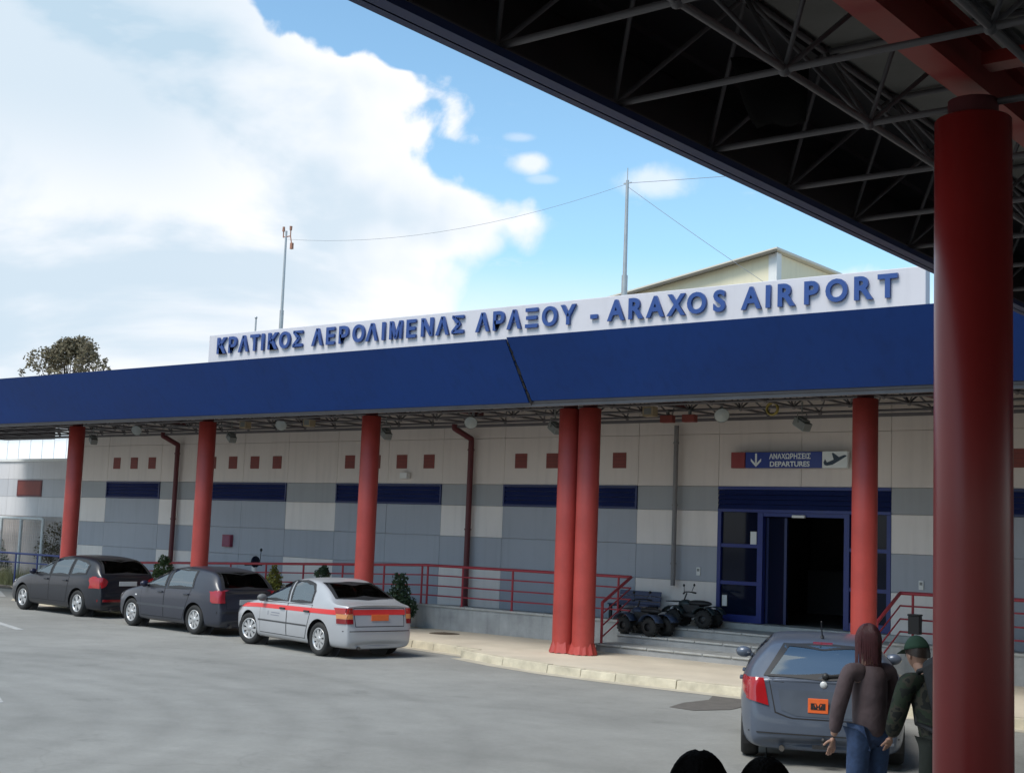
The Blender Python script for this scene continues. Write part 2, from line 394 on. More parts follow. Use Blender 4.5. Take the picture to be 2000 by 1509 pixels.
b = MB(); b.add([(-900, -900, -.02), (900, -900, -.02), (900, 900, -.02), (-900, 900, -.02)], [(0, 1, 2, 3)])
tag(b.build('ground', groundm), kind='structure')
b = MB(); b.add([(-62, -60, 0), (60, -60, 0), (60, 23, 0), (-62, 40, 0)], [(0, 1, 2, 3)])
tag(b.build('road', asph), kind='structure')
KP = [(40, 19.98), (-5, 20.0), (-10.9, 20.0), (-13.4, 20.0), (-15.0, 20.12), (-16.3, 20.42), (-17.7, 20.92)]
KP2 = [(-17.72, 21.32), (-18.4, 21.47), (-19.9, 21.76), (-22, 22.0), (-27, 22.05), (-34, 22.05), (-36.5, 22.6), (-40, 25.0), (-46, 28.1), (-60, 35)]
def offs(pl, d):
    o = []
    for i, p in enumerate(pl):
        a = Vector(pl[max(i - 1, 0)]); c = Vector(pl[min(i + 1, len(pl) - 1)]); t = (c - a).normalized()
        n = Vector((-t.y, t.x)); o.append((p[0] + n.x * d, p[1] + n.y * d))
    return o
# kerb runs right to left, so the road lies on its left side: negative offset goes towards the pavement
top = MB()
poly = offs(KP, -.16) + offs(KP2, -.16) + [(-60, 60), (40, 60)]
top.prism(poly, -.015, .15)
tag(top.build('pavement', pavem), kind='structure')
kb = MB()
for pl in (KP, KP2):
    inn = offs(pl, -.158); gut = offs(pl, .32)
    # stones cut about every metre
    for i in range(len(pl) - 1):
        a, c = Vector(pl[i]), Vector(pl[i + 1]); ai, ci = Vector(inn[i]), Vector(inn[i + 1]); ag, cg = Vector(gut[i]), Vector(gut[i + 1])
        n = max(1, round((c - a).length / 1.0))
        for k in range(n):
            t0, t1 = k / n + .006 / max(.2, (c - a).length), (k + 1) / n - .006 / max(.2, (c - a).length)
            dz = rnd.uniform(-.012, .01); dy = rnd.uniform(-.012, .012)
            q = [a.lerp(c, t0), a.lerp(c, t1), ai.lerp(ci, t1), ai.lerp(ci, t0)]
            nrm = Vector((0, 1)) * dy
            q[0] = q[0] + nrm; q[1] = q[1] + nrm
            bt = [q[0] + (a - ai).normalized() * .03, q[1] + (a - ai).normalized() * .03]
            h = .154 + dz
            vs = [(bt[0].x, bt[0].y, -.01), (bt[1].x, bt[1].y, -.01), (q[2].x, q[2].y, -.01), (q[3].x, q[3].y, -.01),
                  (q[0].x, q[0].y, h), (q[1].x, q[1].y, h), (q[2].x, q[2].y, h), (q[3].x, q[3].y, h)]
            kb.add(vs, [(3, 2, 1, 0), (4, 5, 6, 7), (0, 1, 5, 4), (1, 2, 6, 5), (2, 3, 7, 6), (3, 0, 4, 7)], 0)
    gv = [(p[0], p[1], .006) for p in pl] + [(p[0], p[1], .004) for p in gut]; n = len(pl)
    kb.add(gv, [(i, n + i, n + i + 1, i + 1) for i in range(n - 1)], 1)
kb.prism([(-17.66, 20.9), (-17.56, 21.3), (-17.72, 21.36), (-17.82, 20.94)], -.01, .158)
ko = kb.build('kerb', [kerbm, gutterm], bevel=.012); tag(ko, kind='structure')
# dark repaired patch in the road by the kerb, worn white marks at the left
b = MB(); b.prism([(-10.9, 17.75), (-10.45, 17.7), (-10.15, 18.3), (-10.25, 19.1), (-10.35, 19.62), (-11.25, 19.66), (-11.0, 19.1), (-11.05, 18.4)], .002, .008)
tag(b.build('road_patch', patchm), kind='structure')
b = MB()
for q in ([(-41.5, 24.4), (-38.6, 22.9), (-38.4, 23.2), (-41.3, 24.75)], [(-31, 17.95), (-27.2, 16.75), (-27.15, 16.9), (-31, 18.15)], [(-19.5, 11.4), (-16.75, 10.12), (-16.7, 10.18), (-19.4, 11.5)]):
    b.prism(q, .002, .007)
tag(b.build('road_marking', paintm), kind='structure')
b = MB(); b.lathe([(0, .004), (.33, .004), (.36, .0), (.36, -.02)], n=28)
for i in range(-3, 4): b.box((-.24, i * .08 - .012, .003), (.24, i * .08 + .012, .009))
mh = b.build('manhole_cover', mat('rusty_iron', (.10, .075, .05), .8, var=.3, scale=12), loc=(-20.9, 23.95, .153))
tag(mh, 'round dark iron manhole cover set in the pale pavement', 'manhole cover')

# ------------------------------------------------------------------ terminal building
T = empty('terminal_building', (-16, 26.5, 0), 'long airport terminal with cream and grey wall panels and blue louvres', 'building')
T.location = (0, 0, 0)
FY = 26.5
bays = [(-38.3, -35.43), (-33.40, -29.46), (-27.40, -23.43), (-21.34, -17.29), (-15.13, -11.07), (-9.0, -5.0), (-2.95, 1.05), (3.1, 7.1)]
ZR = [(0.1, 1.63), (1.63, 2.42), (2.42, 3.22), (3.22, 3.77), (3.77, 4.95), (4.95, 6.15)]
W_ = MB()
W_.box((-40.72, FY + .06, .1), (-15.13, FY + .30, 6.15), 4); W_.box((-11.07, FY + .06, .1), (10, FY + .30, 6.15), 4)
W_.box((-15.13, FY + .06, 3.77), (-11.07, FY + .30, 6.15), 4)
W_.box((-40.72, FY + .30, .1), (-40.42, 38, 6.15), 0); W_.box((9.7, FY + .30, .1), (10, 38, 6.15), 0); W_.box((-40.42, 37.7, .1), (9.7, 38, 6.15), 0)
g = .0035
def panel(x0, x1, z0, z1, mi):
    n = max(1, round((x1 - x0) / 2.05))
    for k in range(n):
        a = x0 + (x1 - x0) * k / n; c = x0 + (x1 - x0) * (k + 1) / n
        W_.box((a + g, FY + rnd.uniform(-.003, .003), z0 + g), (c - g, FY + .08, z1 - g), mi)
edges_ = [-40.72, -39.72]
for (a, c) in bays:
    # pillar before this bay
    p0 = edges_[-1] if len(edges_) else -39.72
    for i, (z0, z1) in enumerate(ZR):
        panel(p0, a, z0, z1, (1, 2, 1, 3, 0, 0)[i])
        if (a, c) == bays[4]:
            if i >= 4: panel(a, c, z0, z1, 0)
        elif i == 3: pass
        else: panel(a, c, z0, z1, (2, 2, 2, 3, 0, 0)[i])
    edges_.append(c)
for i, (z0, z1) in enumerate(ZR):
    panel(7.1, 10, z0, z1, (1, 2, 1, 3, 0, 0)[i]); panel(-40.72, -39.72, z0, z1, 1 if i < 4 else 0)
W_.build('wall', [cream, creaml, bluegrey, darkgrey, joint], T, bevel=.006)
b = MB(); b.box((-40.9, FY - .12, 6.152), (10.2, 38.2, 6.42)); b.build('roof', deckm, T)
for (a, c) in bays:
    if (a, c) == bays[4]: continue
    L_ = MB(); z0, z1 = 3.22, 3.77
    L_.box((a + .004, FY - .03, z0 + .004), (c - .004, FY + .05, z0 + .05)); L_.box((a + .004, FY - .03, z1 - .05), (c - .004, FY + .05, z1 - .004))
    L_.box((a + .004, FY - .03, z0 + .052), (a + .05, FY + .05, z1 - .052)); L_.box((c - .05, FY - .03, z0 + .052), (c - .004, FY + .05, z1 - .052))
    for k in range(4):
        zz = z0 + .055 + k * .111
        L_.add([(a + .05, FY - .025, zz), (c - .05, FY - .025, zz), (c - .05, FY + .03, zz + .105), (a + .05, FY + .03, zz + .105),
                (a + .05, FY - .012, zz - .002), (c - .05, FY - .012, zz - .002), (c - .05, FY + .045, zz + .103), (a + .05, FY + .045, zz + .103)],
               [(0, 1, 2, 3), (7, 6, 5, 4), (0, 4, 5, 1), (3, 2, 6, 7)])
    L_.build('louvre_window', navy, T)
sq = []
for (a, c) in bays:
    if (a, c) == bays[4]: continue
    if a < -38: xs = [-37.81, -36.87, -35.92]
    else: mid = (a + c) / 2; xs = [mid - 1.49, mid - .50, mid + .50, mid + 1.49]
    for x in xs:
        S_ = MB(); S_.box((x - .19, FY - .012, 4.18), (x + .19, FY + .02, 4.55))
        for k in range(1, 4): S_.box((x - .19, FY - .016, 4.18 + k * .0925 - .004), (x + .19, FY - .0115, 4.18 + k * .0925 + .004), 1)
        S_.build('wall_vent', [brick, redpipe], T)
# entrance
x0, x1 = -15.13, -11.07
EN = MB()
for (a, c) in ((x0, x0 + .09), (-14.13, -14.0), (-12.1, -11.98), (x1 - .09, x1)):
    EN.box((a + .002, FY - .01, .79), (c, FY + .13, 3.20))
EN.box((x0 + .002, FY - .015, 3.205), (x1 - .002, FY + .14, 3.27)); EN.box((x0 + .002, FY - .015, 3.70), (x1 - .002, FY + .14, 3.768))
for (a, c) in ((x0 + .092, -14.132), (-11.978, x1 - .092)):
    for z in (.79, 1.60, 2.42): EN.box((a, FY + .0, z), (c, FY + .12, z + (.16 if z < 1 else .08)))
EN.box((-13.998, FY + .0, 3.12), (-12.102, FY + .12, 3.20))
eo = EN.build('entrance', navyframe, T)
L_ = MB()
for k in range(4):
    zz = 3.275 + k * .106
    L_.add([(x0, FY - .012, zz), (x1, FY - .012, zz), (x1, FY + .05, zz + .10), (x0, FY + .05, zz + .10), (x0, FY + .0, zz - .002), (x1, FY + .0, zz - .002), (x1, FY + .06, zz + .098), (x0, FY + .06, zz + .098)],
           [(0, 1, 2, 3), (7, 6, 5, 4), (0, 4, 5, 1), (3, 2, 6, 7)])
L_.build('transom_louvre', navy, eo)
for (a, c, z0, z1) in ((x0 + .095, -14.135, .955, 1.595), (x0 + .095, -14.135, 1.685, 2.415), (x0 + .095, -14.135, 2.505, 3.20), (-11.975, x1 - .095, .955, 1.595), (-11.975, x1 - .095, 1.685, 2.415), (-11.975, x1 - .095, 2.505, 3.20)):
    G_ = MB(); G_.box((a, FY + .05, z0), (c, FY + .065, z1)); G_.build('glass_pane', glass, eo)
b = MB(); b.box((-14.0, FY + .18, .80), (-13.5, FY + .22, 3.1)); b.box((-14.0, FY + .16, .80), (-13.94, FY + .24, 3.1), 1); b.box((-13.56, FY + .16, .80), (-13.50, FY + .24, 3.1), 1)
b.build('sliding_door', [glass, navy], eo)
b = MB(); b.box((-13.28, FY - .07, 3.10), (-12.98, FY + .0, 3.16)); b.build('door_sensor', whitep, eo, bevel=.01)
b = MB(); b.box((-14.32, FY + .03, 2.43), (-14.17, FY + .048, 2.78)); b.build('notice', whitep, eo)
b = MB(); b.box((-15.0, FY + .03, 1.12), (-14.88, FY + .048, 1.36)); b.build('notice', whitep, eo)
b = MB()
b.box((-16.5, FY + .32, .70), (-9.5, 34, .79), 1); b.box((-16.5, FY + .32, 4.0), (-9.5, 34, 4.1)); b.box((-16.6, FY + .32, .7), (-16.5, 34, 4.0)); b.box((-9.5, FY + .32, .7), (-9.4, 34, 4.0)); b.box((-16.5, 34, .7), (-9.5, 34.1, 4.1))
b.box((-13.2, 31, .8), (-12.6, 31.4, 4.0)); b.box((-15.6, 32, .8), (-14.0, 32.5, 1.9))
b.build('interior', [intw, intf], T)

# small fixtures on the wall
b = MB(); b.box((-24.83, FY - .16, 3.9), (-24.57, FY - .01, 4.06)); b.box((-24.75, FY - .012, 3.93), (-24.65, FY + .0, 4.03), 1)
tag(b.build('wall_lamp', [whitep, lampgrey], bevel=.02), 'small white box lamp on the wall beside the third red column', 'wall lamp')
b = MB(); b.box((-32.08, FY - .12, 1.83), (-31.71, FY - .005, 2.19)); b.box((-32.04, FY - .128, 1.87), (-31.75, FY - .121, 2.15), 1)
tag(b.build('hydrant_box', [mat('red_box_paint', (.24, .035, .07), .5), mat('red_box_door', (.20, .03, .08), .4)], bevel=.008), 'dark red hose box on the grey wall panel above the dark hatchback', 'hose box')
for (x, z, lb) in ((-15.59, 1.85, 'small white call panel on the grey wall left of the blue doors'), (-10.42, 1.81, 'small white call panel on the grey wall right of the blue doors')):
    b = MB(); b.box((x - .05, FY - .03, z - .09), (x + .05, FY - .004, z + .09)); b.box((x - .03, FY - .036, z + .0), (x + .03, FY - .0305, z + .06), 1)
    tag(b.build('call_panel', [whitep, lampgrey], bevel=.006), lb, 'call panel', 'call panels beside the doors')

# drainpipes
def pipe(x, z_top, z_bot, m, label, kick=0.):
    b = MB(); y = FY - .14
    pts = [(x - kick, y - .5, z_top + .22), (x - kick, y - .5, z_top + .12), (x, y, z_top - .12), (x, y, z_bot)] if kick else [(x, y, z_top), (x, y, z_bot)]
    b.tube(pts, .075 if kick else .055, 12)
    for z in (z_top - .4, (z_top + z_bot) / 2, z_bot + .5): b.cyl((x, y, z - .02), (x, y, z + .02), .092 if kick else .07, n=12)
    return tag(b.build('drainpipe', m), label, 'drainpipe', 'drainpipes down the terminal wall')
pipe(-34.48, 5.05, .16, redpipe, 'maroon drainpipe with a bent top between the two leftmost red columns', .12)
pipe(-22.36, 5.05, .16, redpipe, 'maroon drainpipe with a bent top right of the third red column', .16)
pipe(-16.18, 5.15, 1.5, mat('grey_pipe_paint', (.20, .19, .19), .5), 'thin grey drainpipe on the wall left of the blue doors')

# departures sign
S_ = empty('departures_sign', (-13.2, FY - .2, 4.34), 'blue departures sign with down arrow, red end block and aeroplane panel', 'sign')
S_.location = (0, 0, 0)
yS = FY - .22
b = MB(); b.box((-14.34, yS, 4.165), (-12.52, yS + .10, 4.515)); b.build('blue_panel', signblue, S_, bevel=.006)
b = MB(); b.box((-14.70, yS - .002, 4.165), (-14.36, yS + .10, 4.515)); b.build('red_block', mat('sign_red_film', (.26, .03, .03), .4, var=.05), S_, bevel=.006)
b = MB(); b.box((-12.515, yS, 4.165), (-11.94, yS + .10, 4.52)); b.build('white_panel', signwhite, S_, bevel=.006)
for x in (-14.2, -12.2):
    for z in (4.25, 4.42): b = MB(); b.box((x - .02, yS + .102, z), (x + .02, FY - .004, z + .04)); b.build('bracket', lampgrey, S_)
b = MB(); xa = -14.08
b.box((xa - .022, yS - .006, 4.26), (xa + .022, yS - .001, 4.485))
b.prism([(xa, 4.19), (xa + .125, 4.315), (xa + .125, 4.375), (xa, 4.25), (xa - .125, 4.375), (xa - .125, 4.315)], yS - .007, yS - .0012, plane='xz')
b.build('arrow', signwhite, S_)
put_text('ΑΝΑΧΩΡΗΣΕΙΣ', .155, signwhite, S_, frame(-13.27, yS - .003, 4.365, *FRONT), bold=.004, extrude=.002, fit_w=.98)
put_text('DEPARTURES', .155, signwhite, S_, frame(-13.27, yS - .003, 4.20, *FRONT), bold=.004, extrude=.002, fit_w=.94)
pl = [(.02, .10), (.055, .165), (.10, .10), (.19, .13), (.255, .155), (.21, .285), (.25, .285), (.375, .205), (.50, .245), (.545, .235), (.55, .22), (.37, .125), (.23, .055), (.10, .035), (.04, .05)]
b = MB(); b.prism([(-12.515 + u * .98 + .015, 4.175 + v * 1.08) for u, v in pl], yS - .005, yS - .0012, plane='xz'); b.build('aeroplane_symbol', signdark, S_)

# white name board on the canopy roof
NB = empty('name_board', (0, 0, 0), 'long white roof board with raised blue airport name in Greek and English', 'sign')
b = MB(); b.box((-30.28, 24.0, 6.35), (-9.38, 24.22, 7.81)); b.build('board', white, NB, bevel=.015)
for k in range(11):
    b = MB(); x = -29.5 + k * 1.95; b.bar((x, 24.24, 7.5), (x, 25.6, 6.45), .06, .06); b.box((x - .03, 24.222, 6.43), (x + .03, 24.28, 7.6)); b.build('back_brace', steel, NB)
lets = list(zip('ΚΡΑΤΙΚΟΣΑΕΡΟΛΙΜΕΝΑΣΑΡΑΞΟΥ-ARAXOSAIRPORT',
    [-29.64, -29.17, -28.71, -28.25, -27.92, -27.5, -27.03, -26.52, -25.76, -25.27, -24.78, -24.24, -23.76, -23.36, -22.93, -22.41, -21.88, -21.38, -20.89,
     -20.11, -19.62, -19.16, -18.65, -18.13, -17.61, -16.9, -16.31, -15.79, -15.3, -14.78, -14.28, -13.74, -13.0, -12.62, -12.21, -11.67, -11.14, -10.58, -10.1]))
for i, (ch, x) in enumerate(lets):
    big = i >= 26
    me = text_mesh(ch, .60 if not big else .62, .020, .03)
    xs = [v.co.x for v in me.vertices]; ys = [v.co.y for v in me.vertices]
    c = (max(xs) + min(xs)) / 2
    wmax = .43 if not big else .46
    k = min(1.0, wmax / (max(xs) - min(xs)))
    hgt = (.46 if not big else .465)
    kz = hgt / (max(ys) - min(ys)) if ch != '-' else 1.0
    y0 = min(ys) if ch != '-' else 0
    for v in me.vertices: v.co.x = (v.co.x - c) * k; v.co.y = (v.co.y - y0) * kz
    me.transform(frame(x, 23.955, 7.245, *FRONT)); me.materials.clear(); me.materials.append(letterb)
    o = bpy.data.objects.new('letter', me); COL.objects.link(o); o.parent = NB

# ------------------------------------------------------------------ space frames
def space_frame(x0, nx, y0, ny, s, zb, zt, r, m, parent, name='space_frame', node=1.7, n=6):
    b = MB()
    P = lambda i, j: (x0 + i * s, y0 + j * s, zb)
    Q = lambda i, j: (x0 + (i + .5) * s, y0 + (j + .5) * s, zt)
    for i in range(nx + 1):
        for j in range(ny + 1):
            if i < nx: b.cyl(P(i, j), P(i + 1, j), r, n=n, caps=False)
            if j < ny: b.cyl(P(i, j), P(i, j + 1), r, n=n, caps=False)
            b.ball(P(i, j), r * node, n=8, k=5)
    for i in range(nx):
        for j in range(ny):
            if i < nx - 1: b.cyl(Q(i, j), Q(i + 1, j), r, n=n, caps=False)
            if j < ny - 1: b.cyl(Q(i, j), Q(i, j + 1), r, n=n, caps=False)
            for (di, dj) in ((0, 0), (1, 0), (0, 1), (1, 1)): b.cyl(P(i + di, j + dj), Q(i, j), r * .68, n=n, caps=False)
            b.ball(Q(i, j), r * node, n=8, k=5)
    return b.build(name, m, parent, recalc=False)

# front canopy along the terminal
FC = empty('terminal_canopy', (0, 0, 0), 'long flat canopy with deep slanted blue fascia along the terminal front', 'canopy')
def fascia_x(xa, xb, dz, sa=(0, 0), sb=(0, 0)):
    b = MB(); yb, yt, zb, zt = 20.85, 20.0, 5.13 + dz, 6.28 + dz
    vs = [(xa + sa[0], yb, zb), (xb + sb[0], yb, zb), (xb + sb[1], yt, zt), (xa + sa[1], yt, zt),
          (xa + sa[0], yb + .06, zb), (xb + sb[0], yb + .06, zb), (xb + sb[1], yt + .06, zt + .0), (xa + sa[1], yt + .06, zt)]
    b.add(vs, [(0, 1, 2, 3), (7, 6, 5, 4), (0, 4, 5, 1), (3, 2, 6, 7), (0, 3, 7, 4), (1, 5, 6, 2)])
    b.box((xa + sa[0], yb + .062, zb - .04), (xb + sb[0], yb + .16, zb + .06), 1)
    # pressed sheet joints: fine raised seams
    b.bar(((xa + xb) / 2, yt - .004, zt), ((xa + xb) / 2, yt - .004, zt), .01, .01) if False else None
    return b.build('fascia', [fascia_m, darkmetal], FC)
fascia_x(-44, -16.24, 0, sb=(.0, .02)); fascia_x(-16.185, 9.0, .035, sa=(.02, -.0))
b = MB()
for k in range(9):      # torn rubber joint strip hanging in the gap
    t0 = k / 9; t1 = (k + rnd.uniform(.55, 1)) / 9
    y0_, y1_ = 20.87 - .85 * t0, 20.87 - .85 * t1; z0_, z1_ = 5.14 + 1.15 * t0, 5.14 + 1.15 * t1
    b.bar((-16.21 + rnd.uniform(-.02, .02), y0_ + .01, z0_), (-16.21 + rnd.uniform(-.02, .02), y1_ + .01, z1_), .075, .03)
b.build('joint_strip', blackp, FC)
b = MB()
b.box((-44, 20.09, 6.24), (9, FY - .13, 6.30)); 
for k in range(61): x = -43.6 + k * .86; b.box((x, 20.3, 6.19), (x + .08, FY - .2, 6.239))
b.build('roof_deck', deckm, FC)
space_frame(-43.81, 43, 20.97, 4, 1.21, 5.30, 6.05, .028, greymetal, FC, node=2.0)
b = MB(); b.bar((-43.9, 21.0, 5.10), (8.9, 21.0, 5.10), .09, .09); b.bar((-43.9, 25.9, 5.22), (8.9, 25.9, 5.22), .07, .07); b.box((-43.95, 26.05, 5.18), (-40.95, 26.12, 6.238)); b.box((-43.98, 20.95, 5.18), (-43.92, 26.05, 6.238)); b.build('edge_beam', darkmetal, FC)
b = MB()
for i in range(9):
    x = -40.19 + i * 6.06; b.bar((x, 21.05, 5.62), (x, 26.3, 5.62), .16, .2)
b.build('cross_beam', redpipe, FC)

# red columns of the front canopy
def column(x, y, z0, z1, r, m, label, skirt, group):
    o = empty('column', (x, y, z0), label, 'column', group)
    b = MB(); b.lathe([(r, 0), (r, (z1 - z0) * .5), (r, z1 - z0 - .01), (r * .96, z1 - z0), (0, z1 - z0)], n=36); b.build('shaft', m, o)
    b = MB(); b.cyl((0, 0, z1 - z0 + .002), (0, 0, z1 - z0 + .12), r * .66, n=24); b.build('cap', redpipe, o)
    if skirt:     # peeling flared paint collar at the foot
        b = MB(); n = 26; vs = []
        for i in range(n):
            t = 2 * math.pi * i / n; k = rnd.uniform(.0, 1)
            vs += [(math.cos(t) * (r + .004), math.sin(t) * (r + .004), .13 + .13 * k), (math.cos(t) * (r + .035 + .05 * k), math.sin(t) * (r + .035 + .05 * k), .02 if i % 2 else .002)]
        b.add(vs, [(2 * i, 2 * i + 1, (2 * i + 3) % (2 * n), (2 * i + 2) % (2 * n)) for i in range(n)]); b.build('collar', m, o)
    return o
G_C = 'red columns under the terminal canopy'
column(-34.15, 22.5, .15, 5.16, .225, redcol, 'leftmost red column, behind the dark estate car', False, G_C)
column(-28.22, 22.5, .15, 5.16, .225, redcol, 'red column behind the dark hatchback', False, G_C)
column(-22.2, 22.5, .15, 5.16, .225, redcol, 'red column behind the silver saloon with the red band', False, G_C)
column(-16.40, 22.50, .15, 5.16, .23, redcol, 'left column of the close red pair, paint torn at its foot', True, G_C)
column(-15.90, 22.50, .15, 5.16, .23, redcol, 'right column of the close red pair, paint torn at its foot', True, G_C)
column(-9.89, 22.5, .15, 5.16, .225, redcol, 'red column standing in front of the blue entrance doors', False, G_C)

# near canopy over the drop-off lane
NC = empty('drop_off_canopy', (0, 0, 0), 'dark drop-off canopy overhead with exposed steel space frame', 'canopy')
b = MB(); xb, xt, zb, zt = -4.87, -5.72, 5.21, 6.28
vs = [(xb, -4, zb), (xb, 19.85, zb), (xt, 19.85, zt), (xt, -4, zt), (xb + .06, -4, zb), (xb + .06, 19.85, zb), (xt + .06, 19.85, zt), (xt + .06, -4, zt)]
b.add(vs, [(0, 1, 2, 3), (7, 6, 5, 4), (0, 4, 5, 1), (3, 2, 6, 7), (0, 3, 7, 4), (1, 5, 6, 2)])
b.add([(xb + .075, -4, zb + .03), (xb + .075, 19.8, zb + .03), (xt + .085, 19.8, zt - .03), (xt + .085, -4, zt - .03), (xb + .09, -4, zb + .03), (xb + .09, 19.8, zb + .03), (xt + .1, 19.8, zt - .03), (xt + .1, -4, zt - .03)], [(0, 1, 2, 3), (7, 6, 5, 4), (0, 4, 5, 1), (3, 2, 6, 7)], 1)  # dark back liner added to put shade on the fascia's inner face
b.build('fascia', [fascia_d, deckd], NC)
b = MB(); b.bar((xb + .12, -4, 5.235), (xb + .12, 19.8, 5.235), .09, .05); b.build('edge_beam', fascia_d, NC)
b = MB(); b.box((-5.66, -30, 6.24), (40, 19.85, 6.30))  # deck stretched far out of view to block light on the near column
for k in range(22): x = -5.3 + k * .86; b.box((x, -3.9, 6.19), (x + .07, 19.7, 6.239))
b.build('roof_deck', deckd, NC)
space_frame(-4.79, 15, -2.78, 18, 1.215, 5.30, 6.1, .0235, darkmetal, NC, node=1.9, n=8)
b = MB(); b.box((-3.03, -4, 5.42), (-2.84, 19.5, 5.50)); b.box((-2.955, -4, 5.502), (-2.915, 19.5, 5.74)); b.box((-3.03, -4, 5.742), (-2.84, 19.5, 5.80)); b.build('beam', redbeam, NC)
b = MB(); b.box((-4.2, -4, 6.135), (6, 19.6, 6.175)); b.build('ceiling_panel', mat('grey_ceiling_panel', (.23, .225, .21), .8, var=.25, scale=1.2), NC)
b = MB(); b.box((-2.8, 8.06, 5.52), (13, 8.22, 5.60)); b.build('beam', redbeam, NC)
b = MB()
for (x, y) in ((-2.45, 6.3), (-2.2, 6.75), (-1.75, 7.55)): b.box((x - .06, y - .28, 5.72), (x + .06, y + .28, 5.80))
b.build('lamp_batten', whitep, NC)
column(-2.88, 8.14, 0, 5.20, .232, redcol2, 'large shaded red column in the right foreground', False, None)
# torn sheet hanging inside the frame
b = MB(); rs = MB()
p = [Vector((-3.95, 6.95, 5.45)), Vector((-3.62, 7.35, 5.45)), Vector((-3.98, 8.02, 5.34)), Vector((-4.22, 7.8, 5.30))]
n = 8; vs = []
for i in range(n + 1):
    for j in range(n + 1):
        u, v = i / n, j / n
        q = p[0].lerp(p[1], u).lerp(p[3].lerp(p[2], u), v); q.z += -.10 * math.sin(v * math.pi) * (.6 + .4 * u) + .015 * math.sin(9 * u + 5 * v)
        vs.append(q)
b.add(vs, [(i * (n + 1) + j, i * (n + 1) + j + 1, (i + 1) * (n + 1) + j + 1, (i + 1) * (n + 1) + j) for i in range(n) for j in range(n)], 0, True)
so_ = b.build('hanging_sheet', mat('grimy_sheet', (.005, .005, .005), 1., var=.3, spec=.03))
md = so_.modifiers.new('thick', 'SOLIDIFY'); md.thickness = .012
tag(so_, 'grimy torn sheet sagging in the steel frame overhead', 'sheet')

# ------------------------------------------------------------------ floodlights and boxes under the canopy
def floodlight(loc, label, rz):
    o = empty('floodlight', loc, label, 'floodlight', 'angled floodlights under the canopy', rz)
    b = MB(); b.box((-.17, -.10, -.10), (.17, .10, .06), xf=Matrix.Rotation(R(28), 4, 'Y')); 
    for k in range(5): b.box((-.12 + k * .05, -.08, .062), (-.10 + k * .05, .08, .10), xf=Matrix.Rotation(R(28), 4, 'Y'))
    b.build('housing', lampgrey, o, bevel=.015)
    b = MB(); b.box((-.15, -.085, -.112), (.15, .085, -.101), xf=Matrix.Rotation(R(28), 4, 'Y')); b.build('lens', lampglass, o)
    b = MB(); b.tube([(-.02, -.12, .0), (-.02, -.12, .2), (-.02, .12, .2), (-.02, .12, 0)], .012, 6); b.cyl((-.02, 0, .2), (-.02, 0, .42), .018, n=8); b.build('bracket', lampgrey, o)
    return o
for (x, z, lb) in ((-35.55, 4.93, 'angled floodlight under the canopy right of the leftmost column'), (-29.05, 4.9, 'angled floodlight under the canopy right of the second column'), (-23.15, 4.9, 'angled floodlight half hidden by the third column'),
                (-17.9, 4.94, 'angled floodlight half hidden by the paired columns'), (-11.85, 4.90, 'angled floodlight above the departures sign')):
    floodlight((x, 24.0, z), lb, R(-20))
def round_lamp(loc, label):
    o = empty('round_lamp', loc, label, 'lamp', 'round lamps under the canopy')
    X = Matrix.Rotation(R(38), 4, 'Z') @ Matrix.Rotation(R(-62), 4, 'X')
    b = MB(); b.lathe([(.02, .26), (.08, .24), (.09, .12), (.16, .0), (.155, -.012)], n=20); b.v = [tuple(X @ Vector(v)) for v in b.v]; h = b.build('reflector', lampgrey, o)
    b = MB(); b.lathe([(0, -.03), (.09, -.024), (.153, -.004)], n=20); b.v = [tuple(X @ Vector(v)) for v in b.v]; b.build('lens', lampglass, o)
    b = MB(); b.cyl(X @ Vector((0, 0, .2)), (0, .1, .34), .02, n=8); b.build('stem', lampgrey, o)
    return o
for (x, z, lb) in ((-33.4, 5.16, 'round reflector lamp under the canopy right of the leftmost maroon pipe'), (-27.05, 5.18, 'round reflector lamp midway between the second and third columns'),
                (-20.4, 5.10, 'round reflector lamp above the bent maroon pipe'), (-13.66, 5.10, 'round reflector lamp right of the thin grey pipe')):
    round_lamp((x, 24.0, z), lb)
for (x, lb) in ((-28.5, 'small beige box in the canopy frame right of the second column'), (-25.95, 'small beige box in the canopy frame left of the third column'), (-15.4, 'small beige box in the canopy frame above the grey pipe')):
    b = MB(); b.box((x - .13, 23.9, 5.12), (x + .13, 24.1, 5.33)); b.box((x - .09, 23.893, 5.16), (x + .09, 23.899, 5.29), 1); b.cyl((x, 24, 5.33), (x, 24, 5.5), .015, n=6, mi=1)
    tag(b.build('junction_box', [beige, lampgrey], bevel=.01), lb, 'box', 'beige boxes in the canopy frame')
b = MB()
for k in range(3): 
    n = 20; b.tube([(-12.5 + .12 * math.cos(2 * math.pi * i / n), 23.95 + k * .02, 5.2 + .12 * math.sin(2 * math.pi * i / n)) for i in range(n + 1)], .02, 6)
b.cyl((-12.5, 24, 5.32), (-12.5, 24, 5.5), .012, n=6)
tag(b.build('cable_coil', mat('yellow_cable', (.32, .25, .06), .6)), 'coil of yellow cable hanging from the canopy frame', 'cable')
for (x, lb) in ((-15.27, 'red sensor block left of the grey pipe top'), (-14.72, 'red sensor block right of the grey pipe top')):
    b = MB(); b.box((x - .15, 24.42, 5.03), (x + .15, 24.58, 5.19)); b.box((x - .03, 24.47, 5.19), (x + .03, 24.53, 5.3), 1)
    tag(b.build('red_block', [brick, lampgrey], bevel=.01), lb, 'block', 'red blocks at the pipe top')

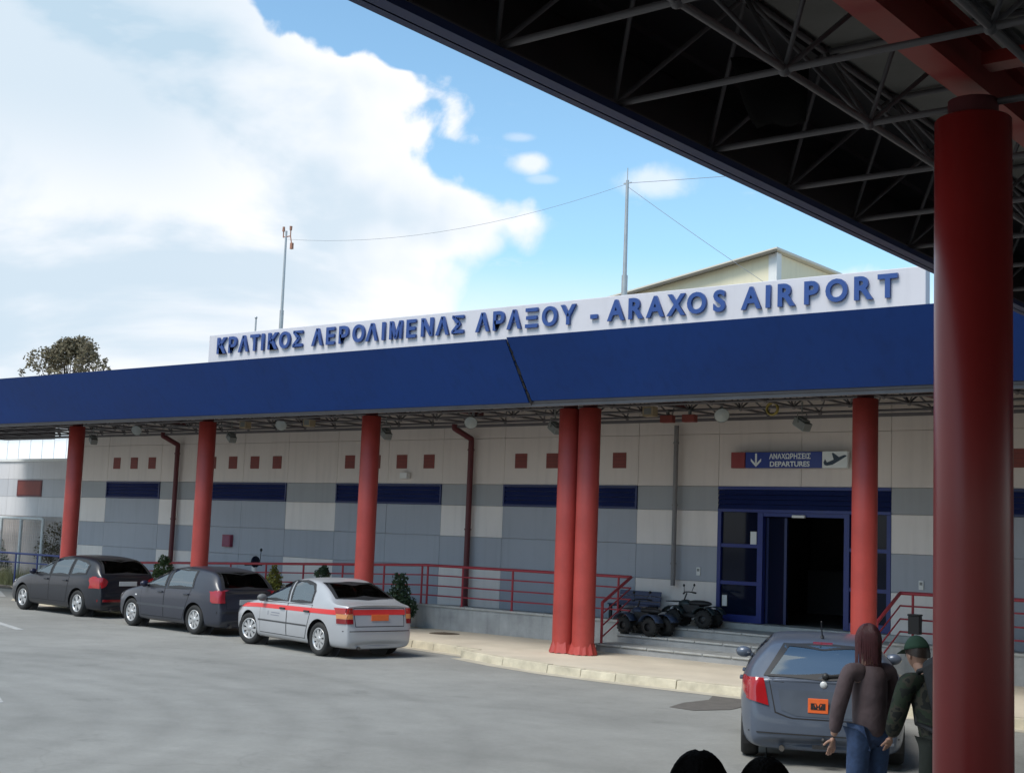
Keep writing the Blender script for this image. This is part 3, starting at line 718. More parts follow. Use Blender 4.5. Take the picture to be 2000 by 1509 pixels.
# ------------------------------------------------------------------ steps, ramp, railings
b = MB()
for (y, z0, z1) in ((23.5, .15, .31), (24.3, .31, .48), (25.1, .48, .66)):
    b.box((-16.3, y + .03, .12), (-10.45, FY - .002 if z1 > .6 else 26, z1 - .04))
    n = 9; wv = 5.87 / n
    for k in range(n): b.box((-16.32 + k * wv + .006, y, z1 - .04), (-16.32 + (k + 1) * wv - .006, y + (1.4 if z1 > .6 else .86), z1 + rnd.uniform(-.002, .002)), 1)
b.box((-16.3, 26.2, .60), (-10.45, FY + .35, .785), 1)
tag(b.build('steps', [stone, coping], bevel=.012), 'broad grey stone steps up to the blue entrance doors', 'steps')
def ramp(xa, xb, sgn, label, flat):
    o = empty('ramp', (0, 0, 0), label, 'ramp')
    b = MB()
    # front wall with coping and ramp floor behind it; the far end slopes down
    z_end = .30
    prof = [(xa, .10), (flat, .10), (xb, .10), (xb, z_end), (flat, .685), (xa, .685)]
    if sgn < 0: prof = prof
    b.prism(prof, 24.92, 25.12, plane='xz'); b.build('wall', concrete, o)
    b = MB(); n = max(1, int(abs(flat - xa) / .72))
    for k in range(n):
        x0_ = xa + (flat - xa) * k / n; x1_ = xa + (flat - xa) * (k + 1) / n
        b.box((min(x0_, x1_) + .005, 24.885, .686), (max(x0_, x1_) - .005, 25.15, .728))
    n = max(1, int(abs(xb - flat) / .9))
    for k in range(n):
        t0, t1 = k / n, (k + 1) / n - .005
        b.bar((flat + (xb - flat) * t0, 25.017, .707 + (z_end - .685) * t0), (flat + (xb - flat) * t1, 25.017, .707 + (z_end - .685) * t1), .265, .042)
    b.build('coping', coping, o)
    b = MB(); b.prism([(xa, .1), (xb, .1), (xb, .2), (flat, .655), (xa, .655)], 25.125, FY - .004, plane='xz'); b.build('floor', stone, o)
    return o
ramp(-16.33, -37.0, -1, 'grey concrete ramp wall left of the entrance steps', -22.7)
ramp(-10.42, 12.0, 1, 'grey concrete ramp wall right of the entrance steps', 4.0)
def railing(label, xa, flat, xe, z_e, post_x, stairs):
    o = empty('railing', (0, 0, 0), label, 'railing', 'red pipe railings along the ramps')
    y = 25.0; HS = (1.68, 1.44, 1.19, .95)
    slope = lambda x: 0 if (x - flat) * (flat - xa) < 0 else (z_e - 1.68) * (x - flat) / (xe - flat)
    for i, h in enumerate(HS):
        r_ = .034 if i == 0 else .017
        b = MB(); b.tube([(xa, y, h), (flat, y, h), (xe, y, h + z_e - 1.68)], r_, 8)
        # run down beside the steps towards the pavement
        dx = stairs
        if i == 0: b.tube([(xa, y, h), (xa + dx, 23.62, h - .52)], r_, 8); b.cyl((xa + dx, 23.62, h - .52), (xa + dx, 23.62, h - .50 - .09), r_, n=8)
        else: b.tube([(xa, y, h), (xa + dx, 23.62, h - .52)], r_, 6)
        b.build('rail', redrail, o)
    for x in post_x:
        b = MB(); dz = slope(x); b.cyl((x, y, max(.2, .71 + dz)), (x, y, 1.66 + dz), .026, n=8); b.cyl((x, y, .728 + dz), (x, y, .74 + dz), .05, n=10); b.build('post', redrail, o)
    b = MB(); b.cyl((xa + dx, 23.62, .31), (xa + dx, 23.62, 1.17), .03, n=8); b.build('post', redrail, o)
    return o
railing('red pipe railing along the left ramp and down beside the steps', -16.42, -22.55, -36.5, 1.16, (-16.75, -18.2, -19.75, -21.3, -22.45, -22.64, -23.95, -25.45, -26.95, -28.45, -29.95, -31.5, -33, -34.5, -36), .2)
railing('red pipe railing along the right ramp beside the entrance', -10.25, 4.0, 10, 1.4, (-10.0, -8.5, -7.0, -5.5, -4, -2.5, -1, .5, 2, 3.5), .12)
b = MB(); b.box((-.11, -.08, 0), (.11, .08, .34)); b.box((-.12, -.09, .34), (.12, .09, .375)); b.box((-.03, .08, .2), (.03, .11, .33))
tag(b.build('litter_bin', blackp, bevel=.012, loc=(-9.9, 24.86, .93)), 'small black litter bin fixed to the right railing', 'litter bin')
b = MB(); b.box((-.11, -.11, 0), (.11, .11, .62)); b.box((-.12, -.12, .62), (.12, .12, .66)); b.box((-.07, -.07, .66), (.07, .07, .84), 1)
tag(b.build('bollard_box', [whitep, lampgrey], bevel=.01, loc=(-16.42, 23.35, .15)), 'white box post tucked behind the paired red columns', 'post')
# blue slatted bench on the landing
o = empty('bench', (-17.0, 26.05, .655), 'dark blue slatted bench against the wall left of the entrance', 'bench')
benchm = mat('bench_blue_paint', (.035, .05, .12), .5, var=.12)
b = MB()
for k in range(3): b.box((-.56, .16, .36 + k * .12), (.56, .19, .465 + k * .12), xf=Matrix.Rotation(R(-6), 4, 'X'))
b.build('backrest', benchm, o, bevel=.006)
b = MB()
for k in range(4): b.box((-.56, -.28 + k * .11, .36), (.56, -.19 + k * .11, .39))
b.build('seat', benchm, o, bevel=.006)
for sx in (-.5, .5):
    b = MB(); b.box((sx - .03, -.26, 0), (sx + .03, -.20, .36)); b.box((sx - .03, .12, 0), (sx + .03, .18, .36)); b.box((sx - .03, -.26, .32), (sx + .03, .18, .359)); b.build('leg', blackp, o)

# ------------------------------------------------------------------ cars
def lerp_pl(pl, x):
    if x >= pl[0][0]: return pl[0][1]
    for (a, za), (c, zc) in zip(pl, pl[1:]):
        if c <= x <= a: return za + (zc - za) * ((a - x) / (a - c) if a != c else 0)
    return pl[-1][1]
def make_car(label, cat, loc, rz, S, spec):
    o = empty(spec.get('name', 'parked_car'), loc, label, cat, 'cars parked at the terminal', rz)
    L, Wd, top, belt, zb = spec['L'], spec['W'], spec['top'], spec['belt'], .17
    paint, trim = spec['paint'], spec.get('trim', spec['paint'])
    hf, hr = L / 2, -L / 2
    xs = spec['xs']
    def hw(x):
        k = 1.0
        d = hf - x
        if d < .75: k *= 1 - .24 * (1 - d / .75) ** 2.2
        d = x - hr
        if d < .7: k *= 1 - .19 * (1 - d / .7) ** 2.0
        return Wd / 2 * k
    Hm = max(z for _, z in top)
    bm = bmesh.new(); rings = []
    for ix, x in enumerate(xs):
        zt = lerp_pl(top, x); bz = lerp_pl(belt, x); bb = min(bz, zt - .05); w_ = hw(x); t = max(0, min(1, (zt - bb) / (Hm - .92)))
        lift = .10 if ix in (0, len(xs) - 1) else 0
        ti = spec.get('tumble', .24)
        ring = [(0, zb + lift), (w_ * .86, zb + lift), (w_ * .965, zb + .06 + lift), (w_ * .99, .36), (w_, .56), (w_ * .992, max(.60, bb - .13)), (w_ * .965, bb - .015),
                (w_ * (.945 - ti * .45 * t), bb + (zt - bb) * .5), (w_ * (.91 - ti * t), zt - .035 - .045 * t), (w_ * (.72 - ti * .5 * t), zt - .010 - .012 * t), (0, zt)]
        off = spec['endoff'] if ix in (0, len(xs) - 1) else None
        vr = []
        for (y, z) in ring:
            xx = x
            if ix == 0: xx = x - lerp_pl(spec['nose'][::-1], z) if False else x - spec['nosef'](z)
            if ix == len(xs) - 1: xx = x + spec['tailf'](z)
            vr.append((xx, y, z))
        rings.append(vr)
    n = len(rings[0]); VL = []; VR = []
    for r_ in rings:
        l = [bm.verts.new(p) for p in r_]
        rr = [l[0]] + [bm.verts.new((p[0], -p[1], p[2])) for p in r_[1:-1]] + [l[-1]]
        VL.append(l); VR.append(rr)
    for i in range(len(rings) - 1):
        for k in range(n - 1):
            bm.faces.new((VL[i][k], VL[i + 1][k], VL[i + 1][k + 1], VL[i][k + 1]))
            bm.faces.new((VR[i][k + 1], VR[i + 1][k + 1], VR[i + 1][k], VR[i][k]))
    for i, fl in ((0, 1), (len(rings) - 1, -1)):
        for k in range(n - 1):
            vs = [VL[i][k], VL[i][k + 1], VR[i][k + 1], VR[i][k]]
            vs2 = []
            for v in vs:
                if v not in vs2: vs2.append(v)
            bm.faces.new(vs2)
    bmesh.ops.recalc_face_normals(bm, faces=bm.faces)
    me = bpy.data.meshes.new('body'); bm.to_mesh(me); bm.free()
    tmp = bpy.data.objects.new('tmp', me); COL.objects.link(tmp)
    ss = tmp.modifiers.new('s', 'SUBSURF'); ss.levels = 3; ss.render_levels = 3
    dg = bpy.context.evaluated_depsgraph_get()
    me2 = bpy.data.meshes.new_from_object(tmp.evaluated_get(dg)); bpy.data.objects.remove(tmp)
    # scale back to the stated size after smoothing
    xs_ = [v.co.x for v in me2.vertices]; ys_ = [v.co.y for v in me2.vertices]; zs_ = [v.co.z for v in me2.vertices]
    kx = L / (max(xs_) - min(xs_)); ky = Wd / (max(ys_) - min(ys_)); cx = (max(xs_) + min(xs_)) / 2; kz = (spec['H'] - zb) / (max(zs_) - min(zs_)); z0 = min(zs_)
    for v in me2.vertices: v.co = ((v.co.x - cx) * kx, v.co.y * ky, zb + (v.co.z - z0) * kz)
    bm = bmesh.new(); bm.from_mesh(me2)
    tree = BVHTree.FromBMesh(bm)
    wr = spec['wr']; ra = wr + .055
    axl = spec['axles']
    kill = []
    for f in bm.faces:
        c = f.calc_center_median()
        if abs(c.y) > Wd * .27:
            for ax in axl:
                if (c.x - ax) ** 2 + (c.z - wr) ** 2 < ra ** 2: kill.append(f); break
    def inside(pl, u, v):
        c_ = False
        for (a0, a1), (b0, b1) in zip(pl, pl[1:] + pl[:1]):
            if (a1 > v) != (b1 > v) and u < (b0 - a0) * (v - a1) / (b1 - a1) + a0: c_ = not c_
        return c_
    ks = set(kill)
    for f in bm.faces:
        if f in ks: continue
        c = f.calc_center_median(); nn = f.normal; hit_ = False
        if abs(nn.y) > .5:
            for tp, bt in spec['side_win']:
                if inside(tp + bt[::-1], c.x, c.z): hit_ = True
        for key, sg in (('rear_win', -1), ('wind', 1)):
            tp, bt = spec[key]
            if nn.x * sg > .12 and c.x * sg > .2 and inside(tp + bt[::-1], c.y, c.z): hit_ = True
        if hit_: kill.append(f); ks.add(f)
    bmesh.ops.delete(bm, geom=kill, context='FACES')
    for e in bm.edges:
        if e.is_boundary:
            for v in e.verts:
                if v.co.z > .80: continue
                for ax in axl:
                    dx, dz = v.co.x - ax, v.co.z - wr; d = math.hypot(dx, dz)
                    if d < ra + .12 and abs(v.co.y) > Wd * .30: v.co.x = ax + dx / d * ra; v.co.z = wr + dz / d * ra
    if 'paint2' in spec:
        pass
    for f in bm.faces: f.smooth = True
    bm.to_mesh(me2); bm.free()
    me2.materials.clear(); me2.materials.append(paint)
    body = bpy.data.objects.new('body', me2); COL.objects.link(body); body.parent = o
    o.scale = (S, S, S)
    def hit(a, bb_, mode, side, off):
        if mode == 'side': org = Vector((a, 3 * side, bb_)); d = Vector((0, -side, 0))
        elif mode == 'rear': org = Vector((hr - 2, a, bb_)); d = Vector((1, 0, 0))
        elif mode == 'front': org = Vector((hf + 2, a, bb_)); d = Vector((-1, 0, 0))
        else: org = Vector((a, bb_, 4)); d = Vector((0, 0, -1))
        h = tree.ray_cast(org, d)
        if h[0] is None: h = tree.find_nearest(org + d * (3 - Wd / 2 if mode == 'side' else 2))
        nn = h[1] if h[1].dot(d) < 0 else -h[1]
        return h[0] + nn * off
    def poly_at(pl, t):
        ls = [math.dist(p, q) for p, q in zip(pl, pl[1:])]; tot = sum(ls); s = t * tot
        for (p, q), l in zip(zip(pl, pl[1:]), ls):
            if s <= l + 1e-9: k = s / l if l else 0; return (p[0] + (q[0] - p[0]) * k, p[1] + (q[1] - p[1]) * k)
            s -= l
        return pl[-1]
    def patch(b, tp, bt, mode, side=1, off=.004, n=12, m=6, mi=0, thick=.006):
        vs = []; fs = []
        for j in range(m + 1):
            for i in range(n + 1):
                p = poly_at(tp, i / n); q = poly_at(bt, i / n); v = j / m
                vs.append(hit(p[0] + (q[0] - p[0]) * v, p[1] + (q[1] - p[1]) * v, mode, side, off))
        for j in range(m):
            for i in range(n): fs.append((j * (n + 1) + i, j * (n + 1) + i + 1, (j + 1) * (n + 1) + i + 1, (j + 1) * (n + 1) + i))
        b.add(vs, fs, mi, True)
    def P(name, m, fn, bevel=0, parent=o, label=None):
        b = MB(); fn(b); r_ = b.build(name, m, parent, bevel=bevel)
        if label: r_['label'] = label
        return r_
    # glazing with a dark rubber surround just under it
    def grow(pl, d, c):
        return [(p[0] + (d if p[0] > c[0] else -d), p[1] + (d if p[1] > c[1] else -d)) for p in pl]
    def ring(b, tp, bt, mode, side, w_out, w_in, off, n=20, m=8):
        c = (sum(p[0] for p in tp + bt) / len(tp + bt), sum(p[1] for p in tp + bt) / len(tp + bt))
        ol = [poly_at(tp, i / n) for i in range(n + 1)]; q0, q1 = poly_at(tp, 1), poly_at(bt, 1)
        ol += [(q0[0] + (q1[0] - q0[0]) * k / m, q0[1] + (q1[1] - q0[1]) * k / m) for k in range(1, m + 1)]
        ol += [poly_at(bt, 1 - i / n) for i in range(1, n + 1)]; q0, q1 = poly_at(bt, 0), poly_at(tp, 0)
        ol += [(q0[0] + (q1[0] - q0[0]) * k / m, q0[1] + (q1[1] - q0[1]) * k / m) for k in range(1, m)]
        N_ = len(ol); vs = []
        for p in ol:
            d = math.hypot(p[0] - c[0], p[1] - c[1])
            for w_ in (w_out, -w_in): vs.append(hit(p[0] + (p[0] - c[0]) / d * w_ * 1.3, p[1] + (p[1] - c[1]) / d * w_ * 1.3, mode, side, off))
        b.add(vs, [(2 * i, 2 * i + 1, (2 * i + 3) % (2 * N_), (2 * i + 2) % (2 * N_)) for i in range(N_)], 0, True)
    for tp, bt in spec['side_win']:
        c = (sum(p[0] for p in tp + bt) / len(tp + bt), sum(p[1] for p in tp + bt) / len(tp + bt))
        for s_ in (1, -1):
            wo = P('window', carglass, lambda b: patch(b, tp, bt, 'side', s_, .006, 14, 6))
            P('window_seal', blackp, lambda b: ring(b, tp, bt, 'side', s_, .018, .03, .008), parent=wo)
    tp, bt = spec['rear_win']; c = (0, sum(p[1] for p in tp + bt) / len(tp + bt))
    wo = P('rear_window', spec.get('rear_glass', carglass), lambda b: patch(b, tp, bt, 'rear', 1, .007, 16, 8))
    P('window_seal', blackp, lambda b: ring(b, tp, bt, 'rear', 1, .02, .035, .0095), parent=wo)
    tp, bt = spec['wind']
    wo = P('windscreen', carglass, lambda b: patch(b, tp, bt, 'front', 1, .006, 14, 8))
    P('window_seal', blackp, lambda b: ring(b, tp, bt, 'front', 1, .02, .04, .008), parent=wo)
    seatm = mat('dark_seat_cloth', (.07, .072, .078), .9, var=.2, scale=12)
    for (sx_, sy_, wd_) in ((.05, .36, .46), (.05, -.36, .46), (-.85, 0, 1.2)):
        def seat(b):
            X = Matrix.Translation((sx_, sy_, .42)) @ Matrix.Rotation(R(-14), 4, 'Y')
            b.box((-.08, -wd_ / 2, .0), (.07, wd_ / 2, .60), xf=X); b.box((sx_ - .02, sy_ - wd_ / 2, .36), (sx_ + .48, sy_ + wd_ / 2, .50))
            for k in ((0,) if wd_ < .6 else (-.38, .38)): b.box((-.06, k - .13, .64), (.03, k + .13, .83), xf=X); b.box((-.02, k - .05, .59), (.0, k + .05, .65), xf=X)
        P('seat', seatm, seat, .03)
    P('dashboard', blackp, lambda b: (b.box((.62, -Wd * .38, .62), (1.0, Wd * .38, .90)), b.box((-1.75, -Wd * .36, .30), (1.1, Wd * .36, .36)), b.lathe([(.16, -.012), (.18, 0), (.16, .012)], c=(.55, .36, .86), n=20, axis='x')), .02)
    # doors: raised skins over a dark gap line
    for (tp, bt) in spec['doors']:
        c = (sum(p[0] for p in tp + bt) / len(tp + bt), sum(p[1] for p in tp + bt) / len(tp + bt))
        for s_ in (1, -1):
            d = P('door', paint, lambda b: patch(b, tp, bt, 'side', s_, .0048, 16, 10))
            P('door_gap', panelgap, lambda b: patch(b, grow(tp, .013, c), grow(bt, .013, c), 'side', s_, .0016, 16, 10), parent=d)
            hx, hz = min(p[0] for p in tp) + .14, spec.get('handle_z', .86)
            q = hit(hx, hz, 'side', s_, .0)
            P('handle', spec.get('handle_m', blackp), lambda b: b.box((hx - .09, min(q.y, q.y + s_ * .04), hz - .018), (hx + .09, max(q.y, q.y + s_ * .04), hz + .018)), .01, d)
    tp, bt = spec['hatch']; c = (0, sum(p[1] for p in tp + bt) / len(tp + bt))
    d = P('boot_lid', paint, lambda b: patch(b, tp, bt, 'rear', 1, .0046, 16, 8)); P('boot_gap', panelgap, lambda b: patch(b, grow(tp, .013, c), grow(bt, .013, c), 'rear', 1, .0016, 16, 8), parent=d)
    for k, (nm, m_, tp, bt, mode) in enumerate(spec.get('extras', [])):
        if mode in ('rear', 'front'): P(nm, m_, lambda b: patch(b, tp, bt, mode, 1, .0085, 16, 4))
        else:
            for s_ in (1, -1): P(nm, m_, lambda b: patch(b, tp, bt, 'side', s_, .0078, 28, 4))
    # lamps wrap the corner: rear face and side face of one mesh
    for s_ in (1, -1):
        def tl(b):
            for (m_i, tp, bt) in spec['tail_rear']: patch(b, [(y * s_, z) for y, z in tp], [(y * s_, z) for y, z in bt], 'rear', 1, .016, 6, 6, m_i)
            for (m_i, tp, bt) in spec['tail_side']: patch(b, tp, bt, 'side', s_, .016, 6, 6, m_i)
        P('tail_light', [spec.get('tail_m', plasticred), amber, plasticredd, whitep], tl)
        def hl(b):
            tp, bt = spec['head']; patch(b, [(y * s_, z) for y, z in tp], [(y * s_, z) for y, z in bt], 'front', 1, .012, 8, 5)
            tp, bt = spec['head_side']; patch(b, tp, bt, 'side', s_, .012, 6, 5)
        P('headlight', lampclear, hl)
        mx, mz = spec['mirror']; q = hit(mx, mz - .05, 'side', s_, 0)
        def mir(b):
            b.ball((mx, q.y + s_ * .11, mz), .1, 0, 12, 8, (.75, 1.05, .72)); b.bar((mx + .02, q.y - s_ * .02, mz - .04), (mx + .02, q.y + s_ * .06, mz - .02), .08, .05, 0)
        P('wing_mirror', spec.get('mirror_m', paint), mir)
    P('front_bumper_grille', blackp, lambda b: patch(b, [(-.45, .42), (.45, .42)], [(-.42, .27), (.42, .27)], 'front', 1, .006, 10, 3))
    P('rear_bumper_insert', spec.get('bump_m', blackp), lambda b: patch(b, [(-Wd * .44, spec['bump'][1]), (Wd * .44, spec['bump'][1])], [(-Wd * .44, spec['bump'][0]), (Wd * .44, spec['bump'][0])], 'rear', 1, .01, 16, 3))
    # number plate
    px_, pz_, pw_, ph_ = spec['plate']
    q = hit(px_, pz_, 'rear', 1, 0); q1 = hit(px_, pz_ + .05, 'rear', 1, 0); q2 = hit(px_, pz_ - .05, 'rear', 1, 0)
    xq = min(q.x, q1.x, q2.x) - .012
    pl_ = P('number_plate', spec.get('plate_m', plate_o), lambda b: b.box((xq - .012, px_ - pw_ / 2, pz_ - ph_ / 2), (xq, px_ + pw_ / 2, pz_ + ph_ / 2)), .004)
    for (s__, z_, fw, fh) in spec.get('plate_text', []):
        put_text(s__, fh, blackp, pl_, frame(xq - .0145, px_, z_, (0, -1, 0), (0, 0, 1)), bold=.006, extrude=.0015, fit_w=fw)
    # underside and wheel wells
    def und(b):
        b.box((hr + .25, -Wd * .33, .19), (hf - .25, Wd * .33, .30))
        for ax in axl:
            for s_ in (1, -1):
                b.cyl((ax, s_ * (Wd / 2 - .30), wr), (ax, s_ * (Wd / 2 - .315), wr), ra + .02, n=24)
                nseg = 14
                for k in range(nseg):
                    t0 = math.pi * (-.12 + 1.24 * k / nseg); t1 = math.pi * (-.12 + 1.24 * (k + 1) / nseg)
                    y0, y1 = s_ * (Wd / 2 - .30), s_ * (Wd / 2 - .035)
                    vs = [(ax + math.cos(t) * (ra + .004), y, wr + math.sin(t) * (ra + .004)) for t, y in ((t0, y0), (t1, y0), (t1, y1), (t0, y1))]
                    b.add(vs, [(0, 1, 2, 3)])
    P('underbody', blackp, und)
    P('exhaust', mat('exhaust_pipe', (.12, .11, .10), .5, metal=.5), lambda b: b.cyl((hr + .02, .45, .20), (hr + .4, .45, .22), .03, n=10))
    # wheels
    for ia, ax in enumerate(axl):
        for s_ in (1, -1):
            wo = bpy.data.objects.new('wheel', None); COL.objects.link(wo); wo.parent = o
            wo.location = (ax, s_ * (Wd / 2 - .115), wr); wo.empty_display_size = .1
            wo.rotation_euler = (rnd.uniform(0, 0), 0, (0 if s_ > 0 else math.pi) + (spec.get('steer', 0) if ia == 0 else 0))
            b = MB(); ri = wr * .665; h = .10
            b.lathe([(ri, -h), (wr - .03, -h), (wr - .006, -h + .03), (wr, -.04), (wr, .04), (wr - .006, h - .03), (wr - .03, h), (ri + .02, h - .005), (ri, h - .02)], n=36, axis='y'); b.build('tyre', black, wo)
            b = MB(); b.lathe([(ri, -h + .01), (ri, h - .018), (ri - .02, h - .012), (ri - .035, h - .05)], n=36, axis='y')
            ns = spec['spokes']
            for k in range(ns):
                X = Matrix.Rotation(2 * math.pi * k / ns + .3, 4, 'Y')
                wv = spec['spoke_w']
                b.add([X @ Vector(p) for p in ((-wv * .55, h - .022, .03), (wv * .55, h - .022, .03), (wv, h - .030, ri - .02), (-wv, h - .030, ri - .02), (-wv * .55, h - .06, .03), (wv * .55, h - .06, .03), (wv, h - .07, ri - .02), (-wv, h - .07, ri - .02))],
                      [(0, 1, 2, 3), (0, 4, 5, 1), (1, 5, 6, 2), (3, 7, 4, 0), (2, 6, 7, 3)])
            b.lathe([(.0, h - .012), (.05, h - .014), (.065, h - .03), (.065, h - .06)], n=18, axis='y'); b.build('rim', chrome, wo)
            b = MB(); b.cyl((0, h - .085, 0), (0, h - .075, 0), ri - .002, n=24); b.build('brake_disc', blackp, wo)
    return o, patch, P, hit

G4 = [0]
def nose1(z): return .10 if z < .3 else (.0 if z < .62 else .06 + (z - .62) * .5)
def tail1(z): return .10 if z < .32 else (.0 if z < .66 else .05 + (z - .66) * .25)
def car_paint(n, c, r_=.32, fl=.0): return mat(n, c, r_, metal=fl, var=.04, scale=2, coat=.45 if max(c) > .1 else .4)

# 1: dark estate car at the far left
p1 = car_paint('charcoal_car_paint', (.008, .009, .015), .36)
make_car('charcoal estate car parked first in the row at the far left', 'car', (-31.65, 21.3, 0), R(180 - 3.0), 1.04, dict(
    L=4.45, W=1.79, H=1.50, paint=p1, wr=.325, axles=(1.33, -1.32), endoff=1, nosef=nose1, tailf=lambda z: .08 if z < .32 else (0 if z < .62 else .03 + max(0, z - .62) * .18),
    xs=(2.2, 1.95, 1.55, 1.1, .85, .35, -.05, -.6, -1.1, -1.55, -1.85, -2.02, -2.16, -2.2),
    top=[(2.2, .66), (1.95, .80), (1.5, .92), (1.1, .985), (.85, 1.06), (.35, 1.33), (-.05, 1.46), (-.6, 1.51), (-1.1, 1.505), (-1.55, 1.46), (-1.85, 1.36), (-2.02, 1.17), (-2.16, 1.0), (-2.2, .98)],
    belt=[(2.2, .62), (1.1, .90), (.5, .94), (-1.2, .99), (-2.2, 1.03)],
    side_win=[([(.86, 1.0), (.36, 1.29), (.10, 1.36)], [(.86, .975), (.05, .975)]), ([(.03, 1.365), (-.45, 1.40), (-.80, 1.395)], [(-.02, .98), (-.85, 1.0)]), ([(-.88, 1.39), (-1.35, 1.365), (-1.60, 1.27)], [(-.93, 1.01), (-1.60, 1.06)])],
    rear_glass=rearglass, plate_m=plate_w, rear_win=([(-.56, 1.40), (.56, 1.40)], [(-.66, 1.07), (.66, 1.07)]), wind=([(-.55, 1.40), (.55, 1.40)], [(-.70, 1.03), (.70, 1.03)]),
    doors=[([(.90, .93), (.02, .94)], [(.86, .34), (.02, .34)]), ([(-.01, .94), (-.90, .955)], [(-.01, .34), (-.80, .34)])],
    hatch=([(-.60, 1.03), (.60, 1.03)], [(-.58, .62), (.58, .62)]),
    tail_rear=[(0, [(.56, .90), (.62, .96), (.70, .985), (.84, .97)], [(.56, .89), (.60, .79), (.68, .74), (.86, .72)])], tail_side=[(0, [(-2.12, .955), (-2.0, 1.01), (-1.88, 1.0), (-1.80, .92)], [(-2.16, .72), (-2.0, .73), (-1.88, .79), (-1.80, .90)])],
    head=([(.50, .78), (.78, .76)], [(.50, .66), (.78, .66)]), head_side=([(2.05, .78), (1.72, .86)], [(2.05, .68), (1.80, .72)]), mirror=(.72, 1.02), mirror_m=mat('dark_mirror_paint', (.012, .012, .03), .3),
    bump=(.40, .46), bump_m=plasticredd, plate=(0, .84, .50, .11), spokes=5, spoke_w=.062, handle_m=p1))

# 2: dark grey hatchback
p2 = car_paint('graphite_car_paint', (.026, .029, .042), .36)
make_car('dark grey hatchback with side mouldings parked behind the estate car', 'car', (-25.85, 20.55, 0), R(180 - 4.5), 1.05, dict(
    L=4.15, W=1.735, H=1.44, paint=p2, wr=.315, axles=(1.27, -1.24), endoff=1, nosef=nose1, tailf=lambda z: .07 if z < .32 else (0 if z < .60 else .06 + max(0, z - .60) * .16),
    xs=(2.05, 1.8, 1.45, 1.0, .78, .3, -.1, -.6, -1.05, -1.45, -1.7, -1.86, -1.99, -2.05),
    top=[(2.05, .68), (1.8, .80), (1.45, .90), (1.0, .96), (.78, 1.02), (.3, 1.30), (-.1, 1.42), (-.6, 1.455), (-1.05, 1.44), (-1.45, 1.40), (-1.7, 1.32), (-1.86, 1.12), (-1.99, .95), (-2.05, .93)],
    belt=[(2.05, .64), (1.0, .88), (.5, .92), (-1.2, .96), (-2.05, .97)],
    side_win=[([(.80, .99), (.32, 1.27), (.02, 1.345)], [(.80, .955), (-.05, .955)]), ([(-.10, 1.35), (-.55, 1.365), (-1.0, 1.345)], [(-.15, .96), (-1.12, .985)])],
    rear_glass=rearglass, plate_m=plate_w, rear_win=([(-.53, 1.33), (.53, 1.33)], [(-.62, 1.0), (.62, 1.0)]), wind=([(-.55, 1.34), (.55, 1.34)], [(-.68, 1.0), (.68, 1.0)]),
    doors=[([(.86, .90), (-.06, .92)], [(.82, .30), (-.06, .30)]), ([(-.09, .92), (-1.08, .94)], [(-.09, .30), (-.80, .30)])],
    hatch=([(-.58, .96), (.58, .96)], [(-.56, .58), (.56, .58)]), handle_z=.84,
    tail_rear=[(0, [(.60, .96), (.80, .94)], [(.60, .70), (.80, .70)])], tail_side=[(0, [(-1.98, .97), (-1.86, .96), (-1.76, .90)], [(-1.98, .70), (-1.86, .70), (-1.79, .73)])], tail_m=mat('tail_lamp_wine', (.34, .02, .03), .2, var=.1, coat=.4),
    head=([(.50, .78), (.76, .76)], [(.50, .62), (.76, .62)]), head_side=([(1.92, .77), (1.72, .82)], [(1.92, .66), (1.78, .68)]), mirror=(.64, .99), mirror_m=mat('dark_mirror_paint', (.012, .012, .03), .3),
    bump=(.48, .53), bump_m=blackp, plate=(0, .72, .48, .11), spokes=8, spoke_w=.042, handle_m=p2,
    extras=[('side_moulding', mat('graphite_moulding', (.05, .055, .065), .45), [(1.0, .56), (-.92, .56)], [(1.0, .51), (-.92, .51)], 'side'),
            ('indicator', lampclear, [(1.10, .74), (1.02, .74)], [(1.10, .71), (1.02, .71)], 'side')]))

